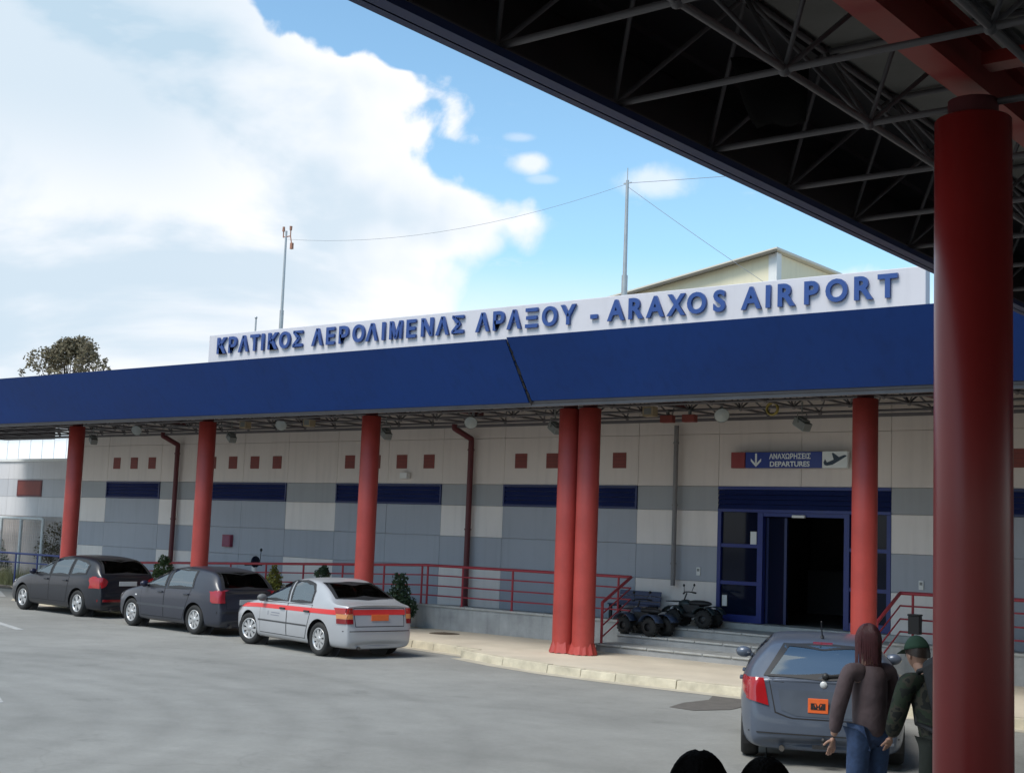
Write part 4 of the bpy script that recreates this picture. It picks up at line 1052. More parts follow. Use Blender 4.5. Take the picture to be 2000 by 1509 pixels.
# 3: silver saloon with the red band
p3 = car_paint('silver_car_paint', (.44, .445, .46), .34, .35)
redband = mat('red_band_film', (.62, .035, .035), .35, var=.05)
def sil_tail(z): return .08 if z < .32 else (0 if z < .64 else .06 + max(0, z - .64) * .18)
make_car('silver saloon with a red band round its sides, parked last in the row', 'car', (-20.64, 19.68, 0), R(180 - 11.0), 1.05, dict(
    L=4.22, W=1.72, H=1.425, paint=p3, wr=.315, axles=(1.33, -1.28), endoff=1, nosef=nose1, tailf=sil_tail, steer=R(14),
    xs=(2.1, 1.85, 1.5, 1.05, .85, .35, -.05, -.55, -.85, -1.2, -1.55, -1.72, -1.9, -2.05, -2.1),
    top=[(2.1, .66), (1.85, .78), (1.5, .88), (1.05, .95), (.85, 1.01), (.35, 1.29), (-.05, 1.41), (-.55, 1.44), (-.85, 1.41), (-1.2, 1.29), (-1.55, 1.09), (-1.72, 1.02), (-1.9, 1.005), (-2.05, .985), (-2.1, .97)],
    belt=[(2.1, .62), (1.05, .87), (.5, .90), (-1.2, .945), (-2.1, .955)], tumble=.23,
    side_win=[([(.80, .99), (.36, 1.25), (.02, 1.335)], [(.84, .945), (-.12, .945)]), ([(-.09, 1.335), (-.45, 1.345), (-.78, 1.30), (-.93, 1.18)], [(-.22, .95), (-.98, .965)])],
    rear_win=([(-.53, 1.335), (.53, 1.335)], [(-.64, 1.075), (.64, 1.075)]), rear_glass=rearglass, wind=([(-.55, 1.33), (.55, 1.33)], [(-.68, .99), (.68, .99)]),
    doors=[([(.86, .885), (-.14, .905)], [(.84, .30), (-.14, .30)]), ([(-.17, .905), (-1.02, .92)], [(-.17, .30), (-.82, .30)])],
    hatch=([(-.56, .92), (.56, .92)], [(-.54, .60), (.54, .60)]), handle_z=.80, handle_m=blackp,
    tail_rear=[(0, [(.60, .93), (.80, .92)], [(.60, .82), (.80, .82)]), (1, [(.60, .815), (.80, .815)], [(.60, .73), (.80, .73)]), (2, [(.60, .725), (.80, .725)], [(.60, .64), (.80, .64)])],
    tail_side=[(0, [(-2.04, .94), (-1.90, .87)], [(-2.04, .82), (-1.92, .82)]), (1, [(-2.04, .815), (-1.92, .815)], [(-2.04, .73), (-1.92, .73)]), (2, [(-2.04, .725), (-1.92, .725)], [(-2.04, .64), (-1.92, .64)])], tail_m=mat('tail_lamp_brick', (.36, .02, .016), .2, var=.1, coat=.4),
    head=([(.50, .76), (.76, .74)], [(.50, .62), (.76, .62)]), head_side=([(1.96, .75), (1.76, .80)], [(1.96, .65), (1.82, .67)]), mirror=(.70, .97), mirror_m=mat('grey_mirror_plastic', (.12, .12, .12), .5),
    bump=(.50, .515), plate=(0, .755, .39, .115), plate_text=[('ΑΧΑ 1420', .715, .40, .095)] if False else [], spokes=9, spoke_w=.036,
    extras=[('red_band', redband, [(1.93, .79), (1.0, .845), (-1.95, .885)], [(1.93, .715), (1.0, .765), (-1.95, .795)], 'side'),
            ('red_band', redband, [(-.59, .90), (.59, .90)], [(-.59, .80), (.59, .80)], 'rear'),
            ('side_moulding', mat('dark_moulding', (.05, .05, .052), .5), [(.92, .545), (-.88, .545)], [(.92, .515), (-.88, .515)], 'side'),
            ('door_lettering', mat('grey_door_print', (.20, .21, .25), .5), [(.55, .72), (.525, .72)], [(.55, .64), (.525, .64)], 'side'),
            ('door_lettering', mat('grey_door_print', (.20, .21, .25), .5), [(.42, .705), (.10, .705)], [(.42, .690), (.10, .690)], 'side'),
            ('door_lettering', mat('grey_door_print', (.20, .21, .25), .5), [(.44, .655), (.12, .655)], [(.44, .642), (.12, .642)], 'side')]))

# 4: blue-grey hatchback in front of the steps
p4 = car_paint('blue_grey_car_paint', (.085, .105, .145), .34, .15)
car4, patch4, P4, hit4 = make_car('blue grey hatchback seen from behind before the entrance steps', 'car', (-7.72, 16.2, 0), R(90 + 27), 1.02, dict(
    L=4.05, W=1.86, H=1.42, paint=p4, wr=.31, axles=(1.25, -1.25), endoff=1, nosef=nose1, tailf=lambda z: .12 if z < .30 else (0 if z < .62 else .04 + max(0, z - .62) * .22),
    xs=(2.0, 1.75, 1.4, 1.05, .8, .25, -.15, -.6, -1.0, -1.35, -1.58, -1.75, -1.92, -2.0),
    top=[(2.0, .70), (1.75, .82), (1.4, .93), (1.05, 1.01), (.8, 1.10), (.25, 1.37), (-.15, 1.45), (-.6, 1.475), (-1.0, 1.46), (-1.35, 1.42), (-1.58, 1.33), (-1.75, 1.14), (-1.92, .98), (-2.0, .955)],
    belt=[(2.0, .66), (1.05, .93), (.5, .96), (-1.2, 1.0), (-2.0, 1.0)], tumble=.34,
    side_win=[([(.80, 1.02), (.30, 1.27), (.0, 1.32)], [(.80, .98), (-.05, .98)]), ([(-.08, 1.325), (-.5, 1.335), (-.95, 1.30)], [(-.12, .995), (-1.08, 1.03)])],
    rear_win=([(-.42, 1.31), (.42, 1.31)], [(-.64, .985), (.64, .985)]), wind=([(-.50, 1.32), (.50, 1.32)], [(-.70, 1.06), (.70, 1.06)]),
    doors=[([(.86, .93), (-.05, .95)], [(.82, .30), (-.05, .30)]), ([(-.08, .95), (-1.05, .97)], [(-.08, .30), (-.80, .30)])],
    hatch=([(-.60, .965), (.60, .965)], [(-.52, .60), (-.35, .545), (.35, .545), (.52, .60)]),
    tail_rear=[(0, [(.66, .95), (.82, .95)], [(.60, .66), (.84, .72)])], tail_side=[(0, [(-1.88, .93), (-1.72, .955), (-1.52, .95)], [(-1.90, .72), (-1.66, .80)])],
    head=([(.45, .80), (.76, .84)], [(.45, .66), (.76, .68)]), head_side=([(1.9, .84), (1.5, .94)], [(1.9, .70), (1.65, .78)]), mirror=(.66, 1.04),
    bump=(.36, .375), plate=(.06, .69, .22, .16), plate_text=[('ΙΜΙ', .655, .16, .08)], spokes=6, spoke_w=.05, handle_m=p4,
    extras=[('brake_light', plasticredd, [(-.11, 1.345), (.11, 1.345)], [(-.11, 1.325), (.11, 1.325)], 'rear'),
            ('plate_recess', mat('blue_grey_recess', (.06, .075, .10), .4), [(-.50, .845), (.50, .845)], [(-.46, .62), (-.3, .565), (.3, .565), (.46, .62)], 'rear'),
            ('bumper_strip', mat('pale_bumper_strip', (.22, .24, .28), .35), [(-.76, .335), (-.42, .315)], [(-.76, .305), (-.42, .285)], 'rear')]))
q = hit4(0, 1.0, 'rear', 1, .02)
def wiper(b):
    pts = [hit4(-.02, .995, 'rear', 1, .022), hit4(-.22, 1.02, 'rear', 1, .024), hit4(-.42, 1.025, 'rear', 1, .022)]
    b.tube(pts, .014, 6); b.ball(pts[0], .04, n=10, k=6); b.bar(pts[0], pts[2], .035, .02)
P4('wiper', blackp, wiper)
P4('antenna', blackp, lambda b: (b.tube([(-1.25, 0, 1.375), (-1.20, 0, 1.41)], .02, 8), b.tube([(-1.21, 0, 1.405), (-1.42, .02, 1.59)], .007, 6)))
def emb(b):
    b.lathe([(0, -.012), (.035, -.010), (.04, 0)], n=16, axis='x'); 
q = hit4(0, .915, 'rear', 1, .006)
b = MB(); emb(b); b.v = [(v[0] + q.x - .004, v[1] + q.y, v[2] + q.z) for v in b.v]; b.build('badge', lampclear, car4)
b = MB(); b.box((-2.12, -.12, .235), (-2.02, .12, .265)); b.cyl((-2.10, 0, .25), (-2.10, 0, .31), .022, n=10); b.ball((-2.10, 0, .33), .028); b.build('tow_hook', blackp, car4)

# ------------------------------------------------------------------ quad bikes on the steps
def quad(loc, rz, body_m, label):
    o = empty('quad_bike', loc, label, 'quad bike', 'quad bikes by the entrance', rz)
    o.scale = (.86, .86, .86)
    for i, (x, y, r_) in enumerate(((.42, .30, .215), (.42, -.30, .215), (-.42, .30, .225), (-.42, -.30, .225))):
        wo = bpy.data.objects.new('wheel', None); COL.objects.link(wo); wo.parent = o; wo.location = (x, y, r_)
        b = MB(); hw_ = .11 if x < 0 else .085
        b.lathe([(r_ * .45, -hw_), (r_ * .8, -hw_), (r_ * .97, -hw_ * .6), (r_, 0), (r_ * .97, hw_ * .6), (r_ * .8, hw_), (r_ * .45, hw_)], n=22, axis='y')
        for k in range(16):
            X = Matrix.Rotation(2 * math.pi * k / 16, 4, 'Y'); b.box((-.022, -hw_ * .7, r_ * .95), (.022, hw_ * .7, r_ * 1.05), xf=X)
        b.build('tyre', black, wo)
        b = MB(); b.lathe([(0, -hw_ * .4), (r_ * .46, -hw_ * .7), (r_ * .46, hw_ * .7), (0, hw_ * .4)], n=16, axis='y'); b.build('rim', blackp, wo)
    b = MB()
    b.box((-.5, -.12, .24), (.46, .12, .40)); b.box((-.22, -.16, .36), (.24, .16, .56)); b.bar((.42, -.3, .215), (.42, .3, .215), .04, .04); b.bar((-.42, -.3, .225), (-.42, .3, .225), .05, .05)
    b.build('chassis', blackp, o, bevel=.02)
    for s_ in (1, -1):
        for x in (.42, -.42):
            b = MB(); n = 8; vs = []
            for k in range(n + 1):
                t = math.pi * (.12 + .76 * k / n); rr = .30
                for y in (.14, .44): vs.append((x + math.cos(t) * rr * 1.05, s_ * y, .235 + math.sin(t) * rr))
            b.add(vs, [(2 * k, 2 * k + 1, 2 * k + 3, 2 * k + 2) for k in range(n)], 0, True)
            fo = b.build('mudguard', body_m, o); md = fo.modifiers.new('t', 'SOLIDIFY'); md.thickness = .015
    b = MB(); b.ball((-.16, 0, .60), .3, 0, 14, 8, (1.15, .5, .28)); b.build('seat', blackp, o)
    b = MB(); b.ball((.22, 0, .57), .22, 0, 14, 8, (.9, .7, .5)); b.build('tank', body_m, o)
    b = MB(); b.tube([(.30, 0, .58), (.20, 0, .84)], .02, 8); b.tube([(.12, -.36, .84), (.20, -.14, .87), (.20, .14, .87), (.12, .36, .84)], .014, 8)
    b.cyl((.12, -.37, .84), (.15, -.25, .853), .022, n=8); b.cyl((.12, .37, .84), (.15, .25, .853), .022, n=8)
    for s_ in (1, -1): b.tube([(.17, s_ * .22, .86), (.14, s_ * .30, 1.02)], .008, 6); b.ball((.14, s_ * .31, 1.04), .055, 0, 10, 6, (.35, 1, .7))
    b.build('handlebar', blackp, o)
    b = MB()
    for y in (-.2, -.07, .07, .2): b.tube([(.36, y, .62), (.68, y, .62)], .011, 6)
    for x in (.38, .52, .66): b.tube([(x, -.24, .62), (x, .24, .62)], .011, 6)
    b.build('rack', blackp, o)
    b = MB()
    for s_ in (1, -1): b.ball((.64, s_ * .12, .46), .055, 0, 10, 6, (.6, 1, 1))
    b.build('headlight', lampclear, o)
    return o
quad((-15.80, 24.66, .484), R(172), mat('quad_blue_plastic', (.03, .05, .10), .4, var=.1), 'dark blue quad bike standing on the second step')
quad((-15.18, 25.62, .664), R(186), mat('quad_green_plastic', (.02, .035, .04), .4, var=.1), 'black green quad bike on the landing beside the blue doors')

# scooter on the ramp behind the dark hatchback
o = empty('scooter', (-30.2, 25.75, .36), 'small scooter with dark screen on the ramp behind the hatchback', 'scooter')
b = MB()
for x in (-.55, .55): b.lathe([(.12, -.05), (.2, -.05), (.22, 0), (.2, .05), (.12, .05)], c=(x, 0, .22), n=20, axis='y')
b.build('wheel', black, o)
b = MB(); b.box((-.7, -.14, .3), (-.05, .14, .62)); b.box((-.1, -.15, .18), (.4, .15, .26)); b.bar((.55, 0, .25), (.36, 0, .98), .16, .10); b.build('body', whitep, o, bevel=.04)
b = MB(); b.ball((-.36, 0, .68), .3, 0, 12, 6, (1.1, .5, .3)); b.build('seat', blackp, o)
b = MB(); b.tube([(.34, -.32, 1.0), (.36, 0, 1.02), (.34, .32, 1.0)], .016, 8); b.tube([(.36, .22, 1.02), (.33, .27, 1.42)], .01, 6); b.ball((.33, .27, 1.44), .05, 0, 8, 6, (.4, 1, 1)); b.build('handlebar', blackp, o)
b = MB(); b.ball((.42, 0, 1.10), .17, 0, 12, 8, (.4, 1, 1)); b.build('screen', glass, o)

# ------------------------------------------------------------------ plants
def leafm(n, c, v=.35): return mat(n, c, .55, var=v, scale=3.5, spec=.3)
def leaves(name, m, parent, clumps, nleaf, size, seed, flat=.6):
    r_ = random.Random(seed); b = MB()
    tot = sum(c[3] ** 2 for c in clumps)
    for (x, y, z, rad, sx) in clumps:
        k = max(8, int(nleaf * rad ** 2 / tot))
        for _ in range(k):
            d = Vector((r_.gauss(0, 1), r_.gauss(0, 1), r_.gauss(0, 1))).normalized() * rad * (r_.uniform(.25, 1.0) ** .6)
            c = Vector((x + d.x * sx, y + d.y * sx, z + d.z))
            a = Vector((r_.gauss(0, 1), r_.gauss(0, 1), r_.gauss(0, .7))).normalized(); bb = a.orthogonal().normalized(); bb = (Matrix.Rotation(r_.uniform(0, 6.3), 3, a) @ bb)
            l = size * r_.uniform(.6, 1.4); w2 = l * flat * .5; n_ = a.cross(bb) * l * .18
            b.add([c - a * l * .5, c + bb * w2 + n_, c + a * l * .5, c - bb * w2 + n_], [(0, 1, 2, 3)])
    return b.build(name, m, parent, recalc=False)
def bush(loc, clumps, nleaf, size, m, label, seed, stem=.3):
    o = empty('shrub', loc, label, 'shrub', 'shrubs along the ramp wall')
    leaves('foliage', m, o, clumps, nleaf, size, seed)
    b = MB(); b.cyl((0, 0, 0), (0, 0, stem), .035, .02, n=8)
    for (x, y, z, rad, sx) in clumps: b.cyl((0, 0, stem * .5), (x, y, z), .018, .006, n=5)
    b.build('stem', mat('bark', (.10, .075, .05), .9, var=.3, scale=8), o); return o
bush((-26.88, 23.9, .15), [(0, 0, .35, .36, 1), (0, 0, .65, .34, .95), (0.02, 0, .95, .25, .9), (0, 0, 1.2, .14, .8), (-.2, 0, .5, .2, 1), (.22, .05, .55, .2, 1)], 2600, .07, leafm('yellow_green_leaf', (.135, .135, .025)), 'yellow green cone shaped shrub between the hatchback and silver car', 1)
bush((-22.72, 24.25, .15), [(0, 0, .55, .40, 1.2), (.3, 0, .45, .28, 1), (-.38, 0, .45, .28, 1), (.05, 0, .85, .28, 1), (.05, 0, 1.15, .2, 1.1)], 2400, .08, leafm('deep_green_leaf', (.035, .062, .032)), 'dark green shrub with a small top tuft behind the silver car boot', 2)
bush((-25.52, 24.35, .15), [(0, 0, 1.14, .19, 1.15), (.06, 0, 1.3, .1, 1), (0, 0, .85, .14, 1)], 900, .07, leafm('deep_green_leaf', (.035, .062, .032)), 'small dark ball shrub rising above the silver car roof', 3, .9)
bush((-31.8, 24.1, .15), [(0, 0, 1.0, .28, 1.1), (0, 0, 1.25, .18, 1), (.2, 0, .8, .2, 1), (-.2, 0, .8, .2, 1)], 1300, .075, leafm('mid_green_leaf', (.045, .075, .025)), 'round green shrub at the foot of the leftmost maroon pipe', 4, .7)
bush((-27.9, 24.4, .15), [(0, 0, .5, .22, 1), (.15, 0, .7, .15, 1)], 700, .06, leafm('red_green_leaf', (.10, .05, .035)), 'low reddish plant left of the third column', 5, .4)
def tree(loc, label, crown, trunk_h, nleaf, size, m, seed, group=None, name='tree', cat='tree', tr=.22):
    o = empty(name, loc, label, cat, group)
    r_ = random.Random(seed)
    leaves('crown', m, o, crown, nleaf, size, seed, .45)
    b = MB(); b.cyl((0, 0, 0), (.1, 0, trunk_h), tr, tr * .6, n=10)
    for (x, y, z, rad, sx) in crown:
        mid = Vector((x * .45, y * .45, trunk_h + (z - trunk_h) * .45))
        b.cyl((.1, 0, trunk_h * r_.uniform(.8, 1)), mid, tr * .36, tr * .2, n=6); b.cyl(mid, (x, y, z), tr * .2, tr * .06, n=6)
        for _ in range(4):
            d = Vector((r_.gauss(0, 1), r_.gauss(0, 1), abs(r_.gauss(0, 1)))).normalized() * rad * .95
            b.cyl((x, y, z), (x + d.x, y + d.y, z + d.z), tr * .06, tr * .02, n=4)
    b.build('trunk', mat('bark', (.10, .075, .05), .9, var=.3, scale=8), o); return o
r_ = random.Random(5)
cr_ = []
for k in range(34):
    a_ = r_.uniform(0, 6.28); h_ = r_.uniform(0, 1); rr_ = 3.3 * math.sqrt(max(0.05, 1 - h_ ** 1.7)) * r_.uniform(.35, 1)
    cr_.append((math.cos(a_) * rr_, math.sin(a_) * rr_, 8.6 + 4.2 * h_, r_.uniform(.4, .8), 1.1))
for k in range(26):
    a_ = r_.uniform(-2.2, 2.2); cr_.append((math.sin(a_) * 3.5 * r_.uniform(.85, 1.12), r_.uniform(-1, 1), 9.6 + math.cos(a_) * 3.0 * r_.uniform(.9, 1.15) + .3, r_.uniform(.18, .38), .8))
cr_ += [(-.4, 0, 12.9, .4, 1), (.9, 0, 12.7, .35, .8), (-1.9, 0, 12.0, .4, .8), (2.0, .3, 11.9, .4, .9), (2.9, 0, 11.1, .5, 1)]
tree((-69.6, 45, 0), 'olive brown tree rising behind the left end of the blue fascia', cr_, 7.5, 6000, .24, leafm('olive_leaf', (.15, .125, .075), .5), 11)
tree((-74.2, 45, 0), 'tiny tree tip at the far left above the blue fascia', [(0, 0, 9.6, .9, 1), (.4, 0, 10.5, .5, 1), (-.5, 0, 10.2, .5, 1)], 8, 500, .24, leafm('olive_leaf', (.15, .125, .075), .5), 12)

# ------------------------------------------------------------------ left background: low wing, fence, shrubs
WB = empty('wing_building', (0, 0, 0), 'low pale panelled wing adjoining the left end of the terminal', 'building')
wy = 26.75
b = MB(); b.box((-75, wy + .06, 0), (-40.74, 36, 4.40), 3)
wx = [-75 + 2.02 * k for k in range(17)] + [-40.74]
for a, c in zip(wx, wx[1:]):
    for (z0, z1, mi) in ((.1, 2.52, 2), (2.52, 3.20, 0), (3.20, 3.83, 1), (3.83, 4.46, 0)):
        b.box((a + g, wy, z0 + g), (c - g, wy + .08, z1 - g), mi)
b.build('wall', [mat('wing_pale_panel', (.60, .59, .60), .7, var=.07, scale=.6, streak=.12), mat('wing_grey_panel', (.46, .465, .49), .7, var=.07, scale=.6, streak=.12), mat('wing_brown_panel', (.40, .36, .34), .8, var=.2, scale=.8, streak=.2), joint], WB)
b = MB(); b.box((-44.05, wy - .03, 3.22), (-42.5, wy + .05, 3.80)); b.box((-43.98, wy - .034, 3.28), (-42.57, wy - .0305, 3.74), 1); b.build('window', [redpipe, brick], WB)
b = MB(); b.box((-75, wy - .05, 4.462), (-40.75, 36, 4.56)); b.build('roof', whitep, WB)
o = empty('warehouse', (0, 0, 0), 'white sided warehouse behind the low wing at the far left', 'building')
b = MB(); b.box((-95, 36.5, 0), (-44, 52, 6.6)); 
for k in range(50): b.box((-95 + k * 1.02, 36.46, .1), (-94.94 + k * 1.02, 36.499, 6.55))
b.build('wall', mat('white_cladding', (.80, .80, .79), .5, var=.04), o)
b = MB(); b.prism([(36.2, 6.602), (44, 8.0), (52.3, 6.602)], -95.2, -43.8, plane='yz'); b.build('roof', whitep, o)
FE = empty('mesh_fence', (-43, 26.2, 0), 'white pipe framed mesh fence before the low wing', 'fence'); FE.location = (0, 0, 0)
fm = mat('white_pipe_paint', (.55, .58, .58), .5, var=.12)
for x in (-46.6, -45.15, -44.0, -42.75, -41.4):
    b = MB(); b.cyl((x, 26.2, .13), (x, 26.2, 2.44), .055, n=10); b.build('post', fm, FE)
b = MB(); b.tube([(-46.6, 26.2, 2.44), (-41.4, 26.2, 2.44)], .05, 8); b.build('rail', fm, FE)
b = MB()
for k in range(44): x = -46.6 + k * .12; b.bar((x, 26.2, .25), (x, 26.2, 2.40), .006, .006)
for k in range(18): b.bar((-46.6, 26.2, .3 + k * .12), (-41.4, 26.2, .3 + k * .12), .006, .006)
b.build('mesh', steel, FE)
BR = empty('blue_barrier', (0, 0, 0), 'low blue pipe barrier left of the leftmost column', 'barrier')
bl = mat('blue_pipe_paint', (.05, .07, .22), .5, var=.1)
for x in (-42.9, -41.6, -40.3, -39.0):
    b = MB(); b.cyl((x, 25.4, .13), (x, 25.4, 1.24), .03, n=8); b.build('post', bl, BR)
for z in (1.25, .95):
    b = MB(); b.tube([(-43.0, 25.4, z), (-38.9, 25.4, z)], .035 if z > 1 else .022, 8); b.build('rail', bl, BR)
SG = empty('plate_sign', (-43.9, 25.9, .13), 'small white plate on a leaning post before the fence', 'sign')
b = MB(); b.cyl((0, 0, 0), (-.06, 0, 1.85), .025, n=8); b.build('post', steel, SG)
b = MB(); b.box((-.40, -.035, 1.78), (.30, -.005, 1.94)); b.build('plate', whitep, SG, bevel=.006)
CO = empty('traffic_cone', (-43.5, 25.0, .15), 'faded orange traffic cone standing before the fence', 'traffic cone')
b = MB(); b.lathe([(.16, .03), (.04, .58), (0, .585)], n=18); b.box((-.2, -.2, 0), (.2, .2, .03)); b.build('cone', mat('faded_orange', (.42, .12, .07), .6), CO)
gm = leafm('dry_grass_leaf', (.17, .165, .07), .4)
r_ = random.Random(3); b = MB()
for k in range(2600):
    x, y = r_.uniform(-46.5, -38.5), r_.uniform(25.6, 26.15); h_ = r_.uniform(.25, .75); t = Vector((r_.gauss(0, .12), r_.gauss(0, .1), h_))
    b.add([(x - .012, y, .13), (x + .012, y, .13), (x + t.x, y + t.y, .13 + t.z)], [(0, 1, 2)])
tag(b.build('dry_grass', gm, recalc=False), 'tall dry grass along the foot of the fence', 'grass', kind='stuff')
tree((-41.3, 26.5, 0), 'bare brown shrub against the wing beside the leftmost column', [(0, 0, 1.7, .45, 1), (.3, 0, 1.2, .4, 1), (-.4, 0, 1.3, .4, 1), (.2, 0, 2.1, .3, 1)], .8, 700, .09, leafm('dry_leaf', (.12, .10, .055), .5), 21, 'shrubs by the fence', 'dry_shrub', 'shrub', .06)
tree((-44.6, 26.45, 0), 'dark green shrub growing through the fence behind the small plate', [(0, 0, 1.0, .45, 1), (.3, 0, .7, .4, 1), (-.2, 0, 1.5, .3, 1)], .5, 800, .09, leafm('deep_green_leaf', (.035, .062, .032)), 22, 'shrubs by the fence', 'dry_shrub', 'shrub', .06)

# ------------------------------------------------------------------ roof: masts, wires, shed behind
def mast(name, x, y, z0, z1, r_, label, head):
    o = empty(name, (x, y, z0), label, 'mast')
    b = MB(); h = z1 - z0; b.cyl((0, 0, 0), (0, 0, h * .55), r_, n=10); b.cyl((0, 0, h * .55), (0, 0, h), r_ * .7, r_ * .5, n=10); b.build('pole', steel, o)
    b = MB(); b.box((-.2, -.2, 0), (.2, .2, .05)); b.build('base', steel, o)
    head(o, h); return o
def head_a(o, h):
    b = MB(); b.tube([(-.14, 0, h), (-.14, 0, h - .2), (.22, 0, h - .2), (.22, 0, h + .05)], .02, 8); b.cyl((-.14, 0, h), (-.14, 0, h + .16), .05, .04, n=10); b.cyl((.22, 0, h + .0), (.22, 0, h + .14), .04, .05, n=10)
    b.tube([(.22, 0, h - .2), (.3, 0, h - .5)], .02, 6); b.box((.26, -.04, h - .66), (.36, .04, h - .45)); b.build('sensor', mat('orange_lamp', (.35, .16, .10), .5), o)
def head_b(o, h):
    b = MB(); b.cyl((0, 0, h), (0, 0, h + .35), .012, n=6); b.bar((-.12, 0, h - .08), (.14, 0, h - .08), .03, .03); b.build('sensor', steel, o)
mast('mast', -34.1, 30, 6.42, 12.5, .07, 'grey mast with orange obstruction lamps above the left sign letters', head_a)
mast('mast', -20.19, 30, 6.42, 12.35, .085, 'tall thin grey mast behind the middle of the name board', head_b)
b = MB(); b.cyl((-35.4, 30, 6.42), (-35.4, 30, 9.55), .03, n=6); b.ball((-35.4, 30, 9.6), .05); tag(b.build('lightning_rod', steel), 'short thin rod on the roof left of the lamp mast', 'rod')
wm = mat('wire_grey', (.22, .23, .25), .6, var=0)
def wire(p, q, sag, label, th=.007):
    b = MB(); p, q = Vector(p), Vector(q); pts = []
    for k in range(15):
        t = k / 14; c = p.lerp(q, t); c.z -= sag * 4 * t * (1 - t); pts.append(c)
    b.tube(pts, th, 5); tag(b.build('wire', wm), label, 'wire', 'wires of the roof mast')
wire((-34.0, 30, 12.2), (-20.19, 30, 12.25), .55, 'slack wire strung between the two roof masts', .005)
wire((-20.19, 30, 12.27), (-9.0, 30, 11.55), .05, 'wire running right from the mast top under the canopy edge')
wire((-20.19, 30, 12.18), (-14.6, 30, 8.2), .05, 'guy wire falling right from the mast top to the shed')
SH = empty('shed', (0, 0, 0), 'cream monopitch shed rising behind the name board', 'building')
sx, sy = -21.87, 42
shm = mat('cream_cladding', (.80, .73, .53), .7, var=.06, scale=.5, streak=.08)
b = MB(); b.prism([(sx, 0), (sx, 12.78), (sx - 14, 10.45), (sx - 14, 0)], sy, sy + 22, plane='xz')
b.build('wall', shm, SH)
b = MB(); b.prism([(sx + .2, 12.92), (sx + .2, 12.83), (sx - 14.3, 10.42), (sx - 14.3, 10.51)], sy - .3, sy + 22.3, plane='xz'); b.build('roof', mat('pale_roof_sheet', (.62, .58, .48), .5, var=.06), SH)
b = MB(); b.box((sx - .24, sy - .06, 0), (sx + .0, sy - .002, 12.74)); b.box((sx + .003, sy - .06, 0), (sx + .08, sy + .3, 12.78)); b.build('corner_trim', whitep, SH)
b = MB(); b.bar((sx + .2, sy - .32, 12.80), (sx - 14, sy - .32, 10.43), .05, .10); b.build('gutter', mat('dark_gutter', (.10, .09, .07), .6), SH)

# ------------------------------------------------------------------ people
def skinned(name, verts, edges, radii, m, parent, root=0, lev=2):
    me = bpy.data.meshes.new(name); me.from_pydata(verts, edges, []); o = bpy.data.objects.new(name, me); COL.objects.link(o)
    sk = o.modifiers.new('skin', 'SKIN'); sk.use_smooth_shade = True; sk.branch_smoothing = .4
    for i, v in enumerate(me.skin_vertices[0].data):
        r_ = radii[i]; v.radius = r_ if isinstance(r_, tuple) else (r_, r_); v.use_root = (i == root)
    ss = o.modifiers.new('sub', 'SUBSURF'); ss.levels = lev; ss.render_levels = lev
    dg = bpy.context.evaluated_depsgraph_get()
    me2 = bpy.data.meshes.new_from_object(o.evaluated_get(dg)); bpy.data.objects.remove(o)
    me2.materials.clear(); me2.materials.append(m)
    for p in me2.polygons: p.use_smooth = True
    o = bpy.data.objects.new(name, me2); COL.objects.link(o)
    if parent: o.parent = parent
    return o
def merge(objs, name, mats_, parent):
    bm = bmesh.new()
    me = bpy.data.meshes.new(name)
    for m in mats_: me.materials.append(m)
    for ob, mi in objs:
        n0 = len(bm.faces); bm.from_mesh(ob.data); bm.faces.ensure_lookup_table()
        for f in bm.faces[n0:]: f.material_index = mi; f.smooth = True
        bpy.data.objects.remove(ob)
    bm.to_mesh(me); bm.free()
    o = bpy.data.objects.new(name, me); COL.objects.link(o); o.parent = parent; return o
def head_mesh(c, s, yaw, tilt, parent, skin_m):
    """face looks along +x before yaw; c is the centre of the skull"""
    b = MB(); n, k = 28, 22
    X = Matrix.Translation(c) @ Matrix.Rotation(yaw, 4, 'Z') @ Matrix.Rotation(tilt, 4, 'Y')
    vs = []; fs = []
    for j in range(k + 1):
        ph = math.pi * j / k
        for i in range(n):
            t = 2 * math.pi * i / n
            x, y, z = math.sin(ph) * math.cos(t), math.sin(ph) * math.sin(t), math.cos(ph)
            px, py, pz = x * .098, y * .076, z * .118
            if z < 0: py *= 1 + z * .32; px = px * (1 + z * .10) + (-z) * .014
            fr = max(0, x)
            g_ = lambda y0, z0, sy, sz: math.exp(-((py - y0) / sy) ** 2 - ((pz - z0) / sz) ** 2) * fr
            px += .024 * g_(0, -.025, .012, .016) + .014 * g_(0, .0, .009, .024) - .009 * (g_(.032, .008, .016, .011) + g_(-.032, .008, .016, .011)) + .006 * g_(0, .03, .04, .010) + .008 * g_(0, -.062, .024, .007) + .010 * g_(0, -.098, .022, .016) + .005 * g_(0, -.075, .022, .006) - .004 * g_(0, -.0685, .024, .003)
            vs.append(X @ Vector((px * s, py * s, pz * s)))
    for j in range(k):
        for i in range(n): fs.append((j * n + i, (j + 1) * n + i, (j + 1) * n + (i + 1) % n, j * n + (i + 1) % n))
    b.add(vs, fs, 0, True)
    for s_ in (1, -1):
        b.ball(X @ Vector((-.005 * s, s_ * .076 * s, -.01 * s)), .028 * s, 0, 10, 8, (.6, .3, 1.1), Matrix.Rotation(yaw, 3, 'Z'))
    h = b.build('head_tmp', skin_m)
    return h, X
